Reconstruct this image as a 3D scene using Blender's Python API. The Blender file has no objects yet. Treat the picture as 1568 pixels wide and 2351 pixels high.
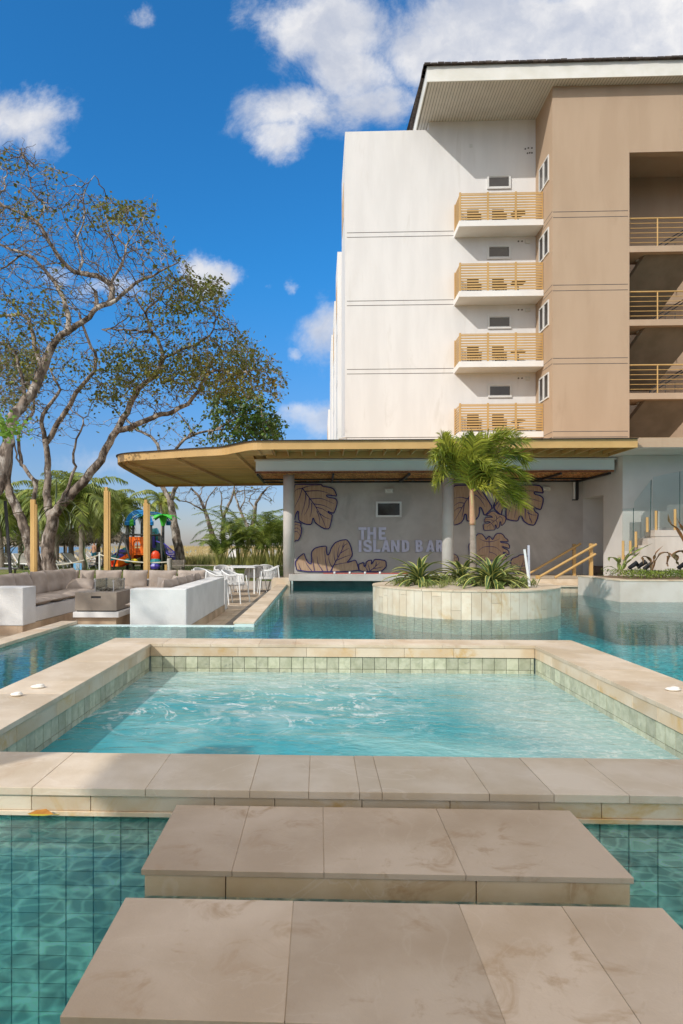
import bpy, math, random
import numpy as np
from mathutils import Vector, Matrix, noise
from mathutils.geometry import tessellate_polygon
R = math.radians
random.seed(11)
SC = bpy.context.scene
COL = SC.collection
# ---------------------------------------------------------------- measuring: photograph pixels (1568 x 2351) to metres
TH = R(-2.06); FP = 1500.0; CX = 678.0; HZ = 1256.0; CZ = 1.32
def ray(px, py):
    u = (px - CX) / FP; v = (HZ - py) / FP
    return Vector((math.sin(TH) + u * math.cos(TH), math.cos(TH) - u * math.sin(TH), v))
def onZ(px, py, z):
    d = ray(px, py); t = (z - CZ) / d.z
    return Vector((t * d.x, t * d.y, z))
def onY(px, py, y):
    d = ray(px, py); t = y / d.y
    return Vector((t * d.x, y, CZ + t * d.z))
def zc(ox, oy, s):
    return lambda x, y: ((ox + x * s) / 1.2762, (oy + y * s) / 1.2762)
Z1 = zc(0, 400, 900 / 1568); Z2 = zc(0, 1250, 900 / 1568); Z3 = zc(820, 1380, 530 / 1568)
Z4 = zc(1200, 1250, 500 / 1568); Z5 = zc(300, 1400, 550 / 1568); Z6 = zc(320, 1460, 240 / 1568)
Z7 = zc(1780, 1280, 221 / 1082); Z8 = zc(1560, 1420, 240 / 1568); Z9 = zc(0, 1340, 330 / 1568)
# ---------------------------------------------------------------- materials
MATS = {}
def NN(nt, typ, **kw):
    n = nt.nodes.new(typ)
    for k, v in kw.items():
        if k.startswith('i_'):
            key = k[2:]
            n.inputs[int(key) if key.isdigit() else key.replace('_', ' ')].default_value = v
        else:
            setattr(n, k, v)
    return n
def mth(nt, op, a, b=None, c=None, clamp=False):
    n = nt.nodes.new('ShaderNodeMath'); n.operation = op; n.use_clamp = clamp
    for i, x in enumerate((a, b, c)):
        if x is None: continue
        if isinstance(x, (int, float)): n.inputs[i].default_value = x
        else: nt.links.new(x, n.inputs[i])
    return n.outputs[0]
def mixc(nt, fac, a, b, mode='MIX'):
    n = nt.nodes.new('ShaderNodeMix'); n.data_type = 'RGBA'; n.blend_type = mode
    for i, x in ((0, fac), (6, a), (7, b)):
        if isinstance(x, (int, float)): n.inputs[i].default_value = x
        elif isinstance(x, (tuple, list)): n.inputs[i].default_value = (*x[:3], 1)
        else: nt.links.new(x, n.inputs[i])
    return n.outputs[2]
def noisen(nt, vec, scale, detail=4, rough=.55, dist=0.):
    n = nt.nodes.new('ShaderNodeTexNoise')
    n.inputs['Scale'].default_value = scale; n.inputs['Detail'].default_value = detail
    n.inputs['Roughness'].default_value = rough; n.inputs['Distortion'].default_value = dist
    nt.links.new(vec, n.inputs['Vector'])
    return n
def remap(nt, val, a, b, c=0., d=1.):
    n = nt.nodes.new('ShaderNodeMapRange'); n.interpolation_type = 'SMOOTHSTEP'
    nt.links.new(val, n.inputs[0])
    for i, x in enumerate((a, b, c, d)): n.inputs[i + 1].default_value = x
    return n.outputs[0]
def newmat(name):
    m = bpy.data.materials.new(name); m.use_nodes = True; nt = m.node_tree
    for n in list(nt.nodes): nt.nodes.remove(n)
    out = nt.nodes.new('ShaderNodeOutputMaterial')
    return m, nt, out
def mat(name, c1, c2=None, scale=3., detail=5, rough=.6, bump=0., bscale=30., metal=0., stretch=(1, 1, 1),
        tone=0., c3=None, s3=1., a3=.5, translucent=0., tonemix=None, veins=None, spec=.4, coat=0., lo=.35, hi=.65):
    if name in MATS: return MATS[name]
    m, nt, out = newmat(name)
    L = nt.links
    tc = nt.nodes.new('ShaderNodeTexCoord')
    mp = nt.nodes.new('ShaderNodeMapping'); mp.inputs['Scale'].default_value = stretch
    L.new(tc.outputs['Object'], mp.inputs['Vector']); vec = mp.outputs[0]
    b = nt.nodes.new('ShaderNodeBsdfPrincipled')
    b.inputs['Roughness'].default_value = rough; b.inputs['Metallic'].default_value = metal
    b.inputs['Specular IOR Level'].default_value = spec
    b.inputs['Coat Weight'].default_value = coat
    c2 = c2 or c1
    n1 = noisen(nt, vec, scale, detail)
    col = mixc(nt, remap(nt, n1.outputs[0], lo, hi), c1, c2)
    if c3 is not None:
        n3 = noisen(nt, vec, s3, 6, .65, .6)
        col = mixc(nt, remap(nt, n3.outputs[0], a3, a3 + .16), col, c3)
    if veins is not None:
        nv = noisen(nt, vec, veins[1], 5, .5, 1.2)
        d = mth(nt, 'ABSOLUTE', mth(nt, 'SUBTRACT', nv.outputs[0], .5))
        col = mixc(nt, mth(nt, 'MULTIPLY', remap(nt, d, 0., .012, 1., 0.), veins[2]), col, veins[0])
    at = nt.nodes.new('ShaderNodeAttribute'); at.attribute_name = 'tone'
    if tonemix is not None:
        col = mixc(nt, at.outputs['Fac'], col, tonemix)
    if tone:
        k = mth(nt, 'MULTIPLY_ADD', at.outputs['Fac'], 2 * tone, 1 - tone)
        col = mixc(nt, 1., col, (0, 0, 0), 'MULTIPLY')
        cc = nt.nodes.new('ShaderNodeCombineXYZ')
        for i in range(3): L.new(k, cc.inputs[i])
        col.node.inputs[7].default_value = (1, 1, 1, 1)
        L.new(cc.outputs[0], col.node.inputs[7])
    L.new(col, b.inputs['Base Color'])
    if bump:
        nb = noisen(nt, vec, bscale, 5, .6)
        bp = nt.nodes.new('ShaderNodeBump'); bp.inputs['Strength'].default_value = 1.; bp.inputs['Distance'].default_value = bump
        L.new(nb.outputs[0], bp.inputs['Height']); L.new(bp.outputs[0], b.inputs['Normal'])
    rr = mth(nt, 'MULTIPLY_ADD', n1.outputs[0], .2, rough - .1, clamp=True); L.new(rr, b.inputs['Roughness'])
    sh = b.outputs[0]
    if translucent:
        tr = nt.nodes.new('ShaderNodeBsdfTranslucent'); L.new(col, tr.inputs[0])
        mx = nt.nodes.new('ShaderNodeMixShader'); mx.inputs[0].default_value = translucent
        L.new(sh, mx.inputs[1]); L.new(tr.outputs[0], mx.inputs[2]); sh = mx.outputs[0]
    L.new(sh, out.inputs[0])
    MATS[name] = m
    return m
# ---------------------------------------------------------------- mesh builder
class MB:
    def __init__(s): s.v = []; s.f = []; s.t = []; s.m = []; s.mi = 0
    def add(s, vs, fs, tone=None):
        o = len(s.v); s.v.extend([tuple(p) for p in vs])
        for f in fs:
            s.f.append([i + o for i in f]); s.t.append(.5 if tone is None else tone); s.m.append(s.mi)
    def box(s, x0, x1, y0, y1, z0, z1, tone=None):
        vs = [(x, y, z) for z in (z0, z1) for y in (y0, y1) for x in (x0, x1)]
        s.add(vs, [(0, 2, 3, 1), (4, 5, 7, 6), (0, 1, 5, 4), (2, 6, 7, 3), (0, 4, 6, 2), (1, 3, 7, 5)], tone); return s
    def prism(s, poly, z0, z1, tone=None):
        n = len(poly); vs = [(p[0], p[1], z0) for p in poly] + [(p[0], p[1], z1) for p in poly]
        tr = tessellate_polygon([[Vector((p[0], p[1], 0)) for p in poly]])
        fs = [tuple(reversed(t)) for t in tr] + [tuple(i + n for i in t) for t in tr]
        fs += [(i, (i + 1) % n, n + (i + 1) % n, n + i) for i in range(n)]
        s.add(vs, fs, tone); return s
    def plate(s, loops, y0, y1, tone=None):
        """flat cut-out standing in an XZ plane, loops of (x,z), first the outline then its holes"""
        flat = [p for l in loops for p in l]; n = len(flat)
        tr = tessellate_polygon([[Vector((p[0], p[1], 0)) for p in l] for l in loops])
        vs = [(p[0], y0, p[1]) for p in flat] + [(p[0], y1, p[1]) for p in flat]
        fs = [tuple(t) for t in tr] + [tuple(i + n for i in reversed(t)) for t in tr]
        k = 0
        for l in loops:
            m = len(l)
            fs += [(k + i, k + (i + 1) % m, n + k + (i + 1) % m, n + k + i) for i in range(m)]; k += m
        s.add(vs, fs, tone); return s
    def tube(s, pts, rad, n=6, caps=True, tone=None):
        pts = [Vector(p) for p in pts]; k = len(pts)
        if isinstance(rad, (int, float)): rad = [rad] * k
        vs = []; fs = []; ref = None
        for i, p in enumerate(pts):
            d = (pts[min(i + 1, k - 1)] - pts[max(i - 1, 0)])
            if d.length < 1e-9: d = Vector((0, 0, 1))
            d.normalize()
            if ref is None:
                ref = Vector((1, 0, 0)) if abs(d.x) < .9 else Vector((0, 1, 0))
            a = (ref - d * ref.dot(d)); a.normalize(); ref = a; b = d.cross(a)
            for j in range(n):
                w = 2 * math.pi * j / n + math.pi / 4
                vs.append(p + (a * math.cos(w) + b * math.sin(w)) * rad[i])
        for i in range(k - 1):
            for j in range(n):
                fs.append((i * n + j, i * n + (j + 1) % n, (i + 1) * n + (j + 1) % n, (i + 1) * n + j))
        if caps: fs.append(tuple(reversed(range(n)))); fs.append(tuple((k - 1) * n + j for j in range(n)))
        s.add(vs, fs, tone); return s
    def bar(s, a, b, w, h=None, tone=None):
        a = Vector(a); b = Vector(b); h = h or w; d = (b - a).normalized()
        up = Vector((0, 0, 1)) if abs(d.z) < .95 else Vector((0, 1, 0))
        sx = d.cross(up).normalized() * w / 2; sy = d.cross(sx).normalized() * h / 2
        vs = [p + sx * i + sy * j for p in (a, b) for i, j in ((-1, -1), (1, -1), (1, 1), (-1, 1))]
        s.add(vs, [(3, 2, 1, 0), (4, 5, 6, 7), (0, 1, 5, 4), (1, 2, 6, 5), (2, 3, 7, 6), (3, 0, 4, 7)], tone); return s
    def lathe(s, c, prof, n=16, tone=None):
        vs = []; fs = []
        for r, z in prof:
            for j in range(n):
                w = 2 * math.pi * j / n
                vs.append((c[0] + r * math.cos(w), c[1] + r * math.sin(w), c[2] + z))
        k = len(prof)
        for i in range(k - 1):
            for j in range(n): fs.append((i * n + j, i * n + (j + 1) % n, (i + 1) * n + (j + 1) % n, (i + 1) * n + j))
        fs.append(tuple(reversed(range(n)))); fs.append(tuple((k - 1) * n + j for j in range(n)))
        s.add(vs, fs, tone); return s
    def ball(s, c, r, n=10, tone=None):
        rx, ry, rz = (r, r, r) if isinstance(r, (int, float)) else r
        k = max(4, n // 2); o = len(s.v); vs = []
        for i in range(k + 1):
            a = math.pi * i / k
            for j in range(n):
                w = 2 * math.pi * j / n
                vs.append((c[0] + rx * math.sin(a) * math.cos(w), c[1] + ry * math.sin(a) * math.sin(w), c[2] - rz * math.cos(a)))
        fs = [(i * n + j, i * n + (j + 1) % n, (i + 1) * n + (j + 1) % n, (i + 1) * n + j) for i in range(k) for j in range(n)]
        s.add(vs, fs, tone); return s
    def build(s, name, m, parent=None, smooth=False, bevel=0., segs=2):
        me = bpy.data.meshes.new(name)
        off = Vector((0, 0, 0))
        q = parent
        while q is not None:
            off += q.location; q = q.parent
        me.from_pydata([(p[0] - off.x, p[1] - off.y, p[2] - off.z) for p in s.v], [], s.f)
        at = me.attributes.new('tone', 'FLOAT', 'FACE'); at.data.foreach_set('value', s.t)
        for mm in (m if isinstance(m, (list, tuple)) else [m]): me.materials.append(mm)
        if any(s.m): me.polygons.foreach_set('material_index', s.m)
        if smooth: me.polygons.foreach_set('use_smooth', [True] * len(s.f))
        me.update()
        o = bpy.data.objects.new(name, me); COL.objects.link(o)
        if parent is not None: o.parent = parent
        if bevel:
            b = o.modifiers.new('bevel', 'BEVEL'); b.width = bevel; b.segments = segs; b.limit_method = 'ANGLE'; b.angle_limit = R(40)
        return o
def tag(o, label=None, cat=None, group=None, kind=None):
    if label: o['label'] = label
    if cat: o['category'] = cat
    if group: o['group'] = group
    if kind: o['kind'] = kind
    return o
def thing(name, label, cat, loc=(0, 0, 0), group=None):
    o = bpy.data.objects.new(name, None); o.empty_display_size = .2; COL.objects.link(o)
    o.location = loc
    return tag(o, label, cat, group)
def copy_tree(o, parent=None):
    c = o.copy(); COL.objects.link(c)
    if parent is not None: c.parent = parent
    for ch in list(o.children): copy_tree(ch, c)
    return c
def lerp(a, b, t): return a + (b - a) * t
def smoothpath(pts, n=6):
    """Catmull-Rom through the points"""
    P = [Vector(p) for p in pts]; P = [P[0] * 2 - P[1]] + P + [P[-1] * 2 - P[-2]]; out = []
    for i in range(1, len(P) - 2):
        for k in range(n):
            t = k / n
            out.append(.5 * ((2 * P[i]) + (P[i + 1] - P[i - 1]) * t + (2 * P[i - 1] - 5 * P[i] + 4 * P[i + 1] - P[i + 2]) * t * t
                             + (3 * P[i] - P[i - 1] - 3 * P[i + 1] + P[i + 2]) * t ** 3))
    out.append(P[-2]); return out
# materials used in several places
TRAV = mat('travertine', (.54, .425, .29), (.65, .54, .41), 2.2, 8, .55, .0012, 60, tone=.09, c3=(.50, .36, .23), s3=1.3, a3=.56,
           veins=((.70, .60, .48), 1.2, .35))
TRAV2 = mat('travertine_grey', (.47, .34, .22), (.60, .46, .325), 1.6, 12, .5, .0014, 70, tone=.13, c3=(.44, .30, .18), s3=5.5, a3=.55,
            veins=((.66, .54, .40), 1.7, .13))
TRAVF = mat('travertine_face', (.58, .43, .27), (.66, .55, .41), 2.6, 8, .55, .0012, 60, tone=.1, c3=(.56, .36, .15), s3=2.2, a3=.52)
BALI = mat('pool_tile', (.48, .53, .42), (.68, .71, .58), 7, 8, .5, .001, 90, tone=.34, c3=(.28, .35, .33), s3=3, a3=.57)
GROUT = mat('grout', (.13, .15, .13), (.18, .19, .16), 8, 3, .9)
JOINT = mat('stone_joint', (.40, .30, .19), (.52, .42, .3), 8, 3, .9)
WHITE = mat('white_render', (.71, .69, .665), (.765, .745, .72), .9, 10, .85, .004, 60, c3=(.685, .66, .625), s3=.9, a3=.56, stretch=(1.6, 1.6, .3))
STUCCO = mat('white_stucco', (.62, .61, .59), (.72, .71, .69), 1.5, 9, .85, .007, 42)
TAN = mat('tan_render', (.425, .305, .205), (.46, .335, .23), .9, 10, .85, .004, 60, c3=(.40, .285, .19), s3=.8, a3=.58, stretch=(1.3, 1.3, .25))
CONC = mat('bar_concrete', (.46, .42, .38), (.55, .51, .47), .8, 8, .8, .0015, 40, c3=(.41, .375, .34), s3=.5, a3=.5)
CONCL = mat('pale_concrete', (.45, .42, .38), (.54, .50, .46), 1.1, 8, .8, .0015, 40, c3=(.40, .37, .33), s3=.9, a3=.55)
GOLD = mat('gold_metal', (.50, .31, .11), (.56, .35, .13), 1.2, 4, .42, metal=.0, spec=.5)
GOLDS = mat('gold_slats', (.64, .40, .16), (.74, .49, .22), 1.0, 5, .5, tone=.12)
DARK = mat('dark_metal', (.02, .02, .022), (.03, .03, .03), 4, 2, .45)
GROOVE = mat('shadow_joint', (.10, .09, .08), (.14, .12, .1), 4, 2, .9)
WMETAL = mat('white_metal', (.74, .74, .73), (.78, .78, .76), 3, 2, .4)
FRAME = mat('window_frame', (.66, .65, .62), (.7, .69, .66), 3, 2, .4)
PANE = mat('dark_glass', (.035, .03, .03), (.05, .045, .04), 2, 3, .12, spec=.6)
FAB = mat('beige_fabric', (.33, .265, .215), (.41, .34, .285), 3, 5, .9, .004, 14, tone=.05)
BARK = mat('bark', (.08, .06, .045), (.27, .215, .17), 5, 9, .9, .05, 12, c3=(.50, .45, .39), s3=3.2, a3=.50, stretch=(1, 1, .45), lo=.42, hi=.58)
PALMBARK = mat('palm_bark', (.24, .20, .16), (.36, .30, .25), 3, 6, .9, .01, 20, tone=.15)
THATCH = mat('thatch', (.28, .225, .17), (.48, .41, .32), 6, 6, .95, .02, 20, tone=.3)
# ================================================================= setting: ground, sand, sea, pool
def sheet(name, rects, z, m, kind='structure'):
    b = MB()
    for x0, x1, y0, y1 in rects: b.add([(x0, y0, z), (x1, y0, z), (x1, y1, z), (x0, y1, z)], [(0, 1, 2, 3)])
    return tag(b.build(name, m), kind=kind)
M_LAWN = mat('lawn', (.07, .12, .02), (.20, .20, .055), .45, 8, .95, .02, 30, c3=(.27, .23, .10), s3=.25, a3=.52)
M_SAND = mat('sand', (.44, .37, .28), (.55, .47, .37), .5, 8, .95, .02, 8)
M_SOIL = mat('soil', (.20, .13, .08), (.30, .21, .13), 1.5, 8, .95, .03, 12)
M_DRY = mat('dry_grass', (.33, .25, .11), (.44, .36, .18), .2, 8, .95, .1, 3)
M_PAVE = mat('paving', (.42, .32, .22), (.54, .44, .33), 1.2, 6, .75, tone=.12)
M_SEA = mat('sea', (.10, .17, .23), (.13, .21, .27), .02, 4, .25, .15, .5)
sheet('patio_base', [(-40, -4.47, -30, 11.33), (-40, -1.43, 11.33, 25), (-6.9, -1.43, 17.4, 25)], -.335, M_SOIL)
sheet('lawn', [(-90, -1.6, 25.2, 46), (-1.6, 60, 28.5, 46)], 0., M_LAWN)
sheet('soil_bed', [(-40, -6.7, 17.35, 25.2)], 0.004, M_SOIL)
sheet('sand', [(-140, 140, 46, 132)], -.012, M_SAND)
tag(sheet('sea', [(-9000, 9000, 131, 15000)], -.3, M_SEA), kind='structure')
# the dune with dry grass
b = MB(); nx, ny = 60, 24; vs = []
for j in range(ny):
    for i in range(nx):
        x = lerp(-75, 40, i / (nx - 1)); y = lerp(66, 124, j / (ny - 1))
        e = math.sin(math.pi * j / (ny - 1)) * min(1, max(0, (x + 21 + (y - 95) * .25) / 5))
        vs.append((x, y, -.1 + e * (1.25 + .25 * noise.noise(Vector((x * .1, y * .1, 0))))))
b.add(vs, [(j * nx + i, j * nx + i + 1, (j + 1) * nx + i + 1, (j + 1) * nx + i) for j in range(ny - 1) for i in range(nx - 1)])
tag(b.build('dune', M_DRY, smooth=True), kind='structure')
# paving slabs of the sunken patio
rr = random.Random(3); b = MB()
def slabs(x0, x1, y0, y1, sx, sy, z, g=.006, b=b, rr=rr):
    y = y0; k = 0
    while y < y1 - .02:
        x = x0 - (sx * .5 if k % 2 else 0)
        while x < x1 - .02:
            a0, a1 = max(x, x0), min(x + sx, x1)
            if a1 - a0 > .03: b.box(a0 + g, a1 - g, y + g, min(y + sy, y1) - g, z - .03, z + rr.uniform(-.0015, .0015), rr.random())
            x += sx
        y += sy; k += 1
slabs(-12, -1.75, 11.6, 25.1, .6, .3, -.3)
slabs(-9, -4.47, 1, 11.6, .6, .6, -.3)
tag(b.build('patio_paving', M_PAVE), kind='structure')
b = MB(); b.box(-40, -6.7, 17.2, 17.35, -.4, .006); b.box(-6.7, -1.6, 25.1, 25.2, -.4, .006)
tag(b.build('bed_kerb', CONCL), kind='structure')
# terrace the photographer stands on
b = MB(); slabs(-9, 9, -9, 1.1, .6, .6, .12, b=b); b.box(-9, 9, -9, 1.09, -1.2, .085)
tag(b.build('terrace', TRAV2), kind='structure')
# pool basin
b = MB(); b.add([(-4.6, 1, -1.1), (17, 1, -1.1), (17, 24, -1.1), (-4.6, 24, -1.1)], [(0, 1, 2, 3)])
b.box(-4.6, -4.25, 1.1, 11.35, -1.15, -.045)                    # left wall under the vanishing edge
b.box(-4.25, -1.43, 11.03, 11.35, -1.15, -.04)                   # vanishing edge at the lounge
b.box(-1.43, -1.10, 11.03, 22.5, -1.15, .016)                      # left wall of the bar arm
b.box(16.6, 17, 1, 24, -1.1, .1)
b.box(4.2, 17, 19.75, 20.1, -1.1, .13)
b.box(-1.1, 8, 24.0, 24.6, -1.1, .1)
tag(b.build('pool_basin', mat('pool_lining', (.50, .66, .64), (.64, .76, .73), 1.2, 6, .6, tone=.0, c3=(.42, .56, .53), s3=.8, a3=.52)), kind='structure')
# dark tiles standing in the vanishing edge
b = MB(); rr = random.Random(5); x = -4.25
while x < -1.12:
    b.box(x + .004, x + .286, 11.018, 11.03, -.6, -.045, rr.random()); x += .29
for k in range(38):
    y = 11.06 + k * .29
    b.box(-1.1, -1.088, y + .004, y + .286, -.6, -.045, rr.random())
tag(b.build('edge_tiles', BALI), kind='structure')
# pale rims
b = MB(); rr = random.Random(6)
y = .9
while y < 11.3: b.box(-4.52, -4.24, y + .003, min(y + .6, 11.34) - .003, -.03, .022, rr.random()); y += .6
y = 11.03
while y < 22.3: b.box(-1.45, -1.09, y + .003, min(y + .6, 22.3) - .003, .016, .05, rr.random()); y += .6
b.box(-1.62, -.98, 22.3, 23.2, -.35, .27, .6)
tag(b.build('pool_rim', TRAV, bevel=.006), kind='structure')
b = MB(); b.box(-1.95, -1.8, 12, 25, -.62, -.29); b.box(-1.8, -1.5, 11.4, 25, -.6, -.55)
tag(b.build('overflow_channel', mat('channel', (.16, .14, .12), (.22, .2, .17), 2, 4, .8)), kind='structure')
# ---- water
def watermat(name, tint, rough, waves, milky=0., caust=0., milkc=((.05, .36, .40), (.16, .50, .52)), foam=False):
    m, nt, out = newmat(name); L = nt.links
    geo = nt.nodes.new('ShaderNodeTexCoord'); vec = geo.outputs['Object']
    fr = nt.nodes.new('ShaderNodeFresnel'); fr.inputs[0].default_value = 1.33
    bp = nt.nodes.new('ShaderNodeBump'); bp.inputs['Strength'].default_value = 1.; bp.inputs['Distance'].default_value = 1.
    mp = nt.nodes.new('ShaderNodeMapping'); mp.inputs['Scale'].default_value = (.8, 1.5, 1); mp.inputs['Rotation'].default_value = (0, 0, .35)
    L.new(vec, mp.inputs[0])
    h = None
    for sc, am in waves:
        n = noisen(nt, mp.outputs[0], sc, 3, .5, .4)
        t = mth(nt, 'MULTIPLY', n.outputs[0], am); h = t if h is None else mth(nt, 'ADD', h, t)
    L.new(h, bp.inputs['Height']); L.new(bp.outputs[0], fr.inputs['Normal'])
    gl = nt.nodes.new('ShaderNodeBsdfGlossy'); gl.inputs['Roughness'].default_value = rough; L.new(bp.outputs[0], gl.inputs['Normal'])
    tr = nt.nodes.new('ShaderNodeBsdfTransparent'); tr.inputs[0].default_value = (*tint, 1)
    under = tr.outputs[0]
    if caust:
        # painted light: a Voronoi caustic net set into the transparent colour of the surface
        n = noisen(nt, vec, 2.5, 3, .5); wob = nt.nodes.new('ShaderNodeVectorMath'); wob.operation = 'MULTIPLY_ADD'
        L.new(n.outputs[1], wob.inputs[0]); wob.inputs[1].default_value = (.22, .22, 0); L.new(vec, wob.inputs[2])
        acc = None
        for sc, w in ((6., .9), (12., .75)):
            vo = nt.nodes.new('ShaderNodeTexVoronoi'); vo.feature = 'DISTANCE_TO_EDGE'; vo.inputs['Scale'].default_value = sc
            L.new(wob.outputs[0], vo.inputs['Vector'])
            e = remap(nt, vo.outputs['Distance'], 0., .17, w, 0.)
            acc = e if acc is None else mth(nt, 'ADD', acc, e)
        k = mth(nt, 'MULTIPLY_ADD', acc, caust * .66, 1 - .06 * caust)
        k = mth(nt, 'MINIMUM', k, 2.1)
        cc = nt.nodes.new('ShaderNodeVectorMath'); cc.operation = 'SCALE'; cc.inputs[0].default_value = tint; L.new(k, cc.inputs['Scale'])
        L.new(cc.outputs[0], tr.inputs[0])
    if milky:
        n = noisen(nt, vec, .55, 4, .5, .5)
        nf = noisen(nt, vec, 9, 5, .6, .5)
        c = mixc(nt, remap(nt, mth(nt, 'ADD', n.outputs[0], mth(nt, 'MULTIPLY', nf.outputs[0], .12)), .46, .68), *milkc)
        if foam:
            a = noisen(nt, vec, 1.1, 6, .62, 2.2); d = mth(nt, 'ABSOLUTE', mth(nt, 'SUBTRACT', a.outputs[0], .5))
            line = remap(nt, d, 0., .034, 1., 0.)
            msk = remap(nt, noisen(nt, vec, .5, 3).outputs[0], .42, .58)
            brk = remap(nt, noisen(nt, vec, 7, 4).outputs[0], .42, .6)
            sp = nt.nodes.new('ShaderNodeSeparateXYZ'); L.new(vec, sp.inputs[0])
            jets = mth(nt, 'MULTIPLY', remap(nt, sp.outputs[1], 5.0, 6.2), remap(nt, sp.outputs[0], .2, 1.6, 1., 0.))
            froth = mth(nt, 'MULTIPLY', remap(nt, noisen(nt, vec, 1.6, 8, .68, 1.5).outputs[0], .47, .66), mth(nt, 'MULTIPLY', jets, .55))
            c = mixc(nt, froth, c, (.58, .69, .68))
            c = mixc(nt, mth(nt, 'MULTIPLY', mth(nt, 'MULTIPLY', line, jets), mth(nt, 'MULTIPLY', brk, .8)), c, (.80, .86, .85))
            side = mth(nt, 'MAXIMUM', remap(nt, mth(nt, 'ADD', sp.outputs[0], mth(nt, 'MULTIPLY', n.outputs[0], 1.6)), 1.7, 2.7),
                       remap(nt, mth(nt, 'ADD', sp.outputs[1], n.outputs[0]), 7.3, 8.3))
            spk = remap(nt, noisen(nt, vec, 16, 4, .7, 1.).outputs[0], .46, .66)
            c = mixc(nt, mth(nt, 'MULTIPLY', side, .72), c, (.40, .54, .50))
            c = mixc(nt, mth(nt, 'MULTIPLY', mth(nt, 'MULTIPLY', side, spk), .55), c, (.70, .76, .70))
        df = nt.nodes.new('ShaderNodeBsdfDiffuse'); L.new(c, df.inputs[0]); L.new(bp.outputs[0], df.inputs['Normal'])
        mx = nt.nodes.new('ShaderNodeMixShader'); mx.inputs[0].default_value = milky
        L.new(under, mx.inputs[1]); L.new(df.outputs[0], mx.inputs[2]); under = mx.outputs[0]
    mx = nt.nodes.new('ShaderNodeMixShader'); L.new(fr.outputs[0], mx.inputs[0])
    L.new(under, mx.inputs[1]); L.new(gl.outputs[0], mx.inputs[2]); L.new(mx.outputs[0], out.inputs[0])
    return m
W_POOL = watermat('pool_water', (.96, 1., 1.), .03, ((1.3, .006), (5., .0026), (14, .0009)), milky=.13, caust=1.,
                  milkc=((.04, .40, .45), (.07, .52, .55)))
va = W_POOL.node_tree.nodes.new('ShaderNodeVolumeAbsorption'); va.inputs[0].default_value = (.08, .87, .92, 1); va.inputs[1].default_value = .36
W_POOL.node_tree.links.new(va.outputs[0], [n for n in W_POOL.node_tree.nodes if n.type == 'OUTPUT_MATERIAL'][0].inputs[1])
W_SPA = watermat('spa_water', (.6, .9, .9), .06, ((1.8, .035), (6., .013), (17, .003)), milky=.88, foam=True,
                 milkc=((.045, .33, .37), (.18, .46, .46)))
outer = [(-4.25, 1.1), (16.6, 1.1), (16.6, 19.75), (6, 19.75), (4.6, 20.5), (4.6, 24), (-1.1, 24), (-1.1, 11.03), (-4.25, 11.03)]
hole = [(-2.4, 3.5), (-2.4, 8.3), (2.95, 8.3), (2.95, 3.5)]
flat = outer + hole
tr = tessellate_polygon([[Vector((*p, 0)) for p in outer], [Vector((*p, 0)) for p in hole]])
b = MB(); n_ = len(flat)
ccw = lambda t: (Vector((*flat[t[1]], 0)) - Vector((*flat[t[0]], 0))).cross(Vector((*flat[t[2]], 0)) - Vector((*flat[t[0]], 0))).z > 0
up_ = [tuple(t) if ccw(t) else tuple(reversed(t)) for t in tr]
fs = up_ + [tuple(i + n_ for i in reversed(t)) for t in up_]
for k0, m_ in ((0, len(outer)), (len(outer), len(hole))):
    for i in range(m_): a_, c_ = k0 + i, k0 + (i + 1) % m_; fs.append((a_, a_ + n_, c_ + n_, c_))
b.add([(*p, -.033) for p in flat] + [(*p, -1.14) for p in flat], fs)
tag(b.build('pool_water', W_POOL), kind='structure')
b = MB(); b.add([(-2.3, 3.6, -.23), (2.85, 3.6, -.23), (2.85, 8.3, -.23), (-2.3, 8.3, -.23)], [(0, 1, 2, 3)])
tag(b.build('spa_water', W_SPA), kind='structure')
# ================================================================= spa
spa = thing('hot_tub', 'square stone hot tub in the pool, with pale coping and milky turquoise water', 'hot tub', (.28, 5.9, 0))
def run(b, a0, a1, widths, rr):
    x = a0; out = []
    while x < a1 - .05:
        w = rr.choice(widths); x1 = min(x + w, a1)
        if a1 - x1 < .12: x1 = a1
        out.append((x, x1)); x = x1
    return out
rr = random.Random(21)
XL, XR, YN, YF = -2.69, 3.25, 3.21, 8.54      # outside
xl, xr, yn, yf = -2.09, 2.62, 3.77, 8.05       # inside
ZT = .12; g = .0013
b = MB()
near = [XL, -1.99, -1.22, -.83, -.27, -.02, .10, .66, 1.00, 1.46, 2.1, 2.7, XR]
near = [XL, -2.1, -1.43, -.86, -.34, -.05, .20, .31, .83, 1.14, 1.50, 2.1, 2.7, XR]
for a, c in zip(near, near[1:]): b.box(a + g, c - g, YN, yn - g, ZT - .038, ZT + rr.uniform(-.001, .001), rr.random())
for a, c in run(b, XL, XR, (.6, .75, .45), rr): b.box(a + g, c - g, yf + g, YF, ZT - .038, ZT + rr.uniform(-.001, .001), rr.random())
for x0, x1 in ((XL, xl), (xr, XR)):
    for a, c in run(b, yn, yf, (.6, .8, .5, 1.), rr): b.box(x0, x1, a + g, c - g, ZT - .038, ZT + rr.uniform(-.001, .001), rr.random())
b.build('coping', TRAV, spa, bevel=.002)
b = MB(); e = .012
for a, c in run(b, XL + e, XR - e, (.43, .62, .3), rr): b.box(a + g, c - g, YN + e, YN + .06, .003, ZT - .04, rr.random())
b.box(XL + .012, XR - .012, YN + .004, YN + .06, -.022, .002, .9)
for a, c in run(b, xl - .01, xr + .01, (.85, 1.1, .6), rr): b.box(a + g, c - g, yf + e - .004, yf + .06, -.035, ZT - .04, rr.random())
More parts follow.
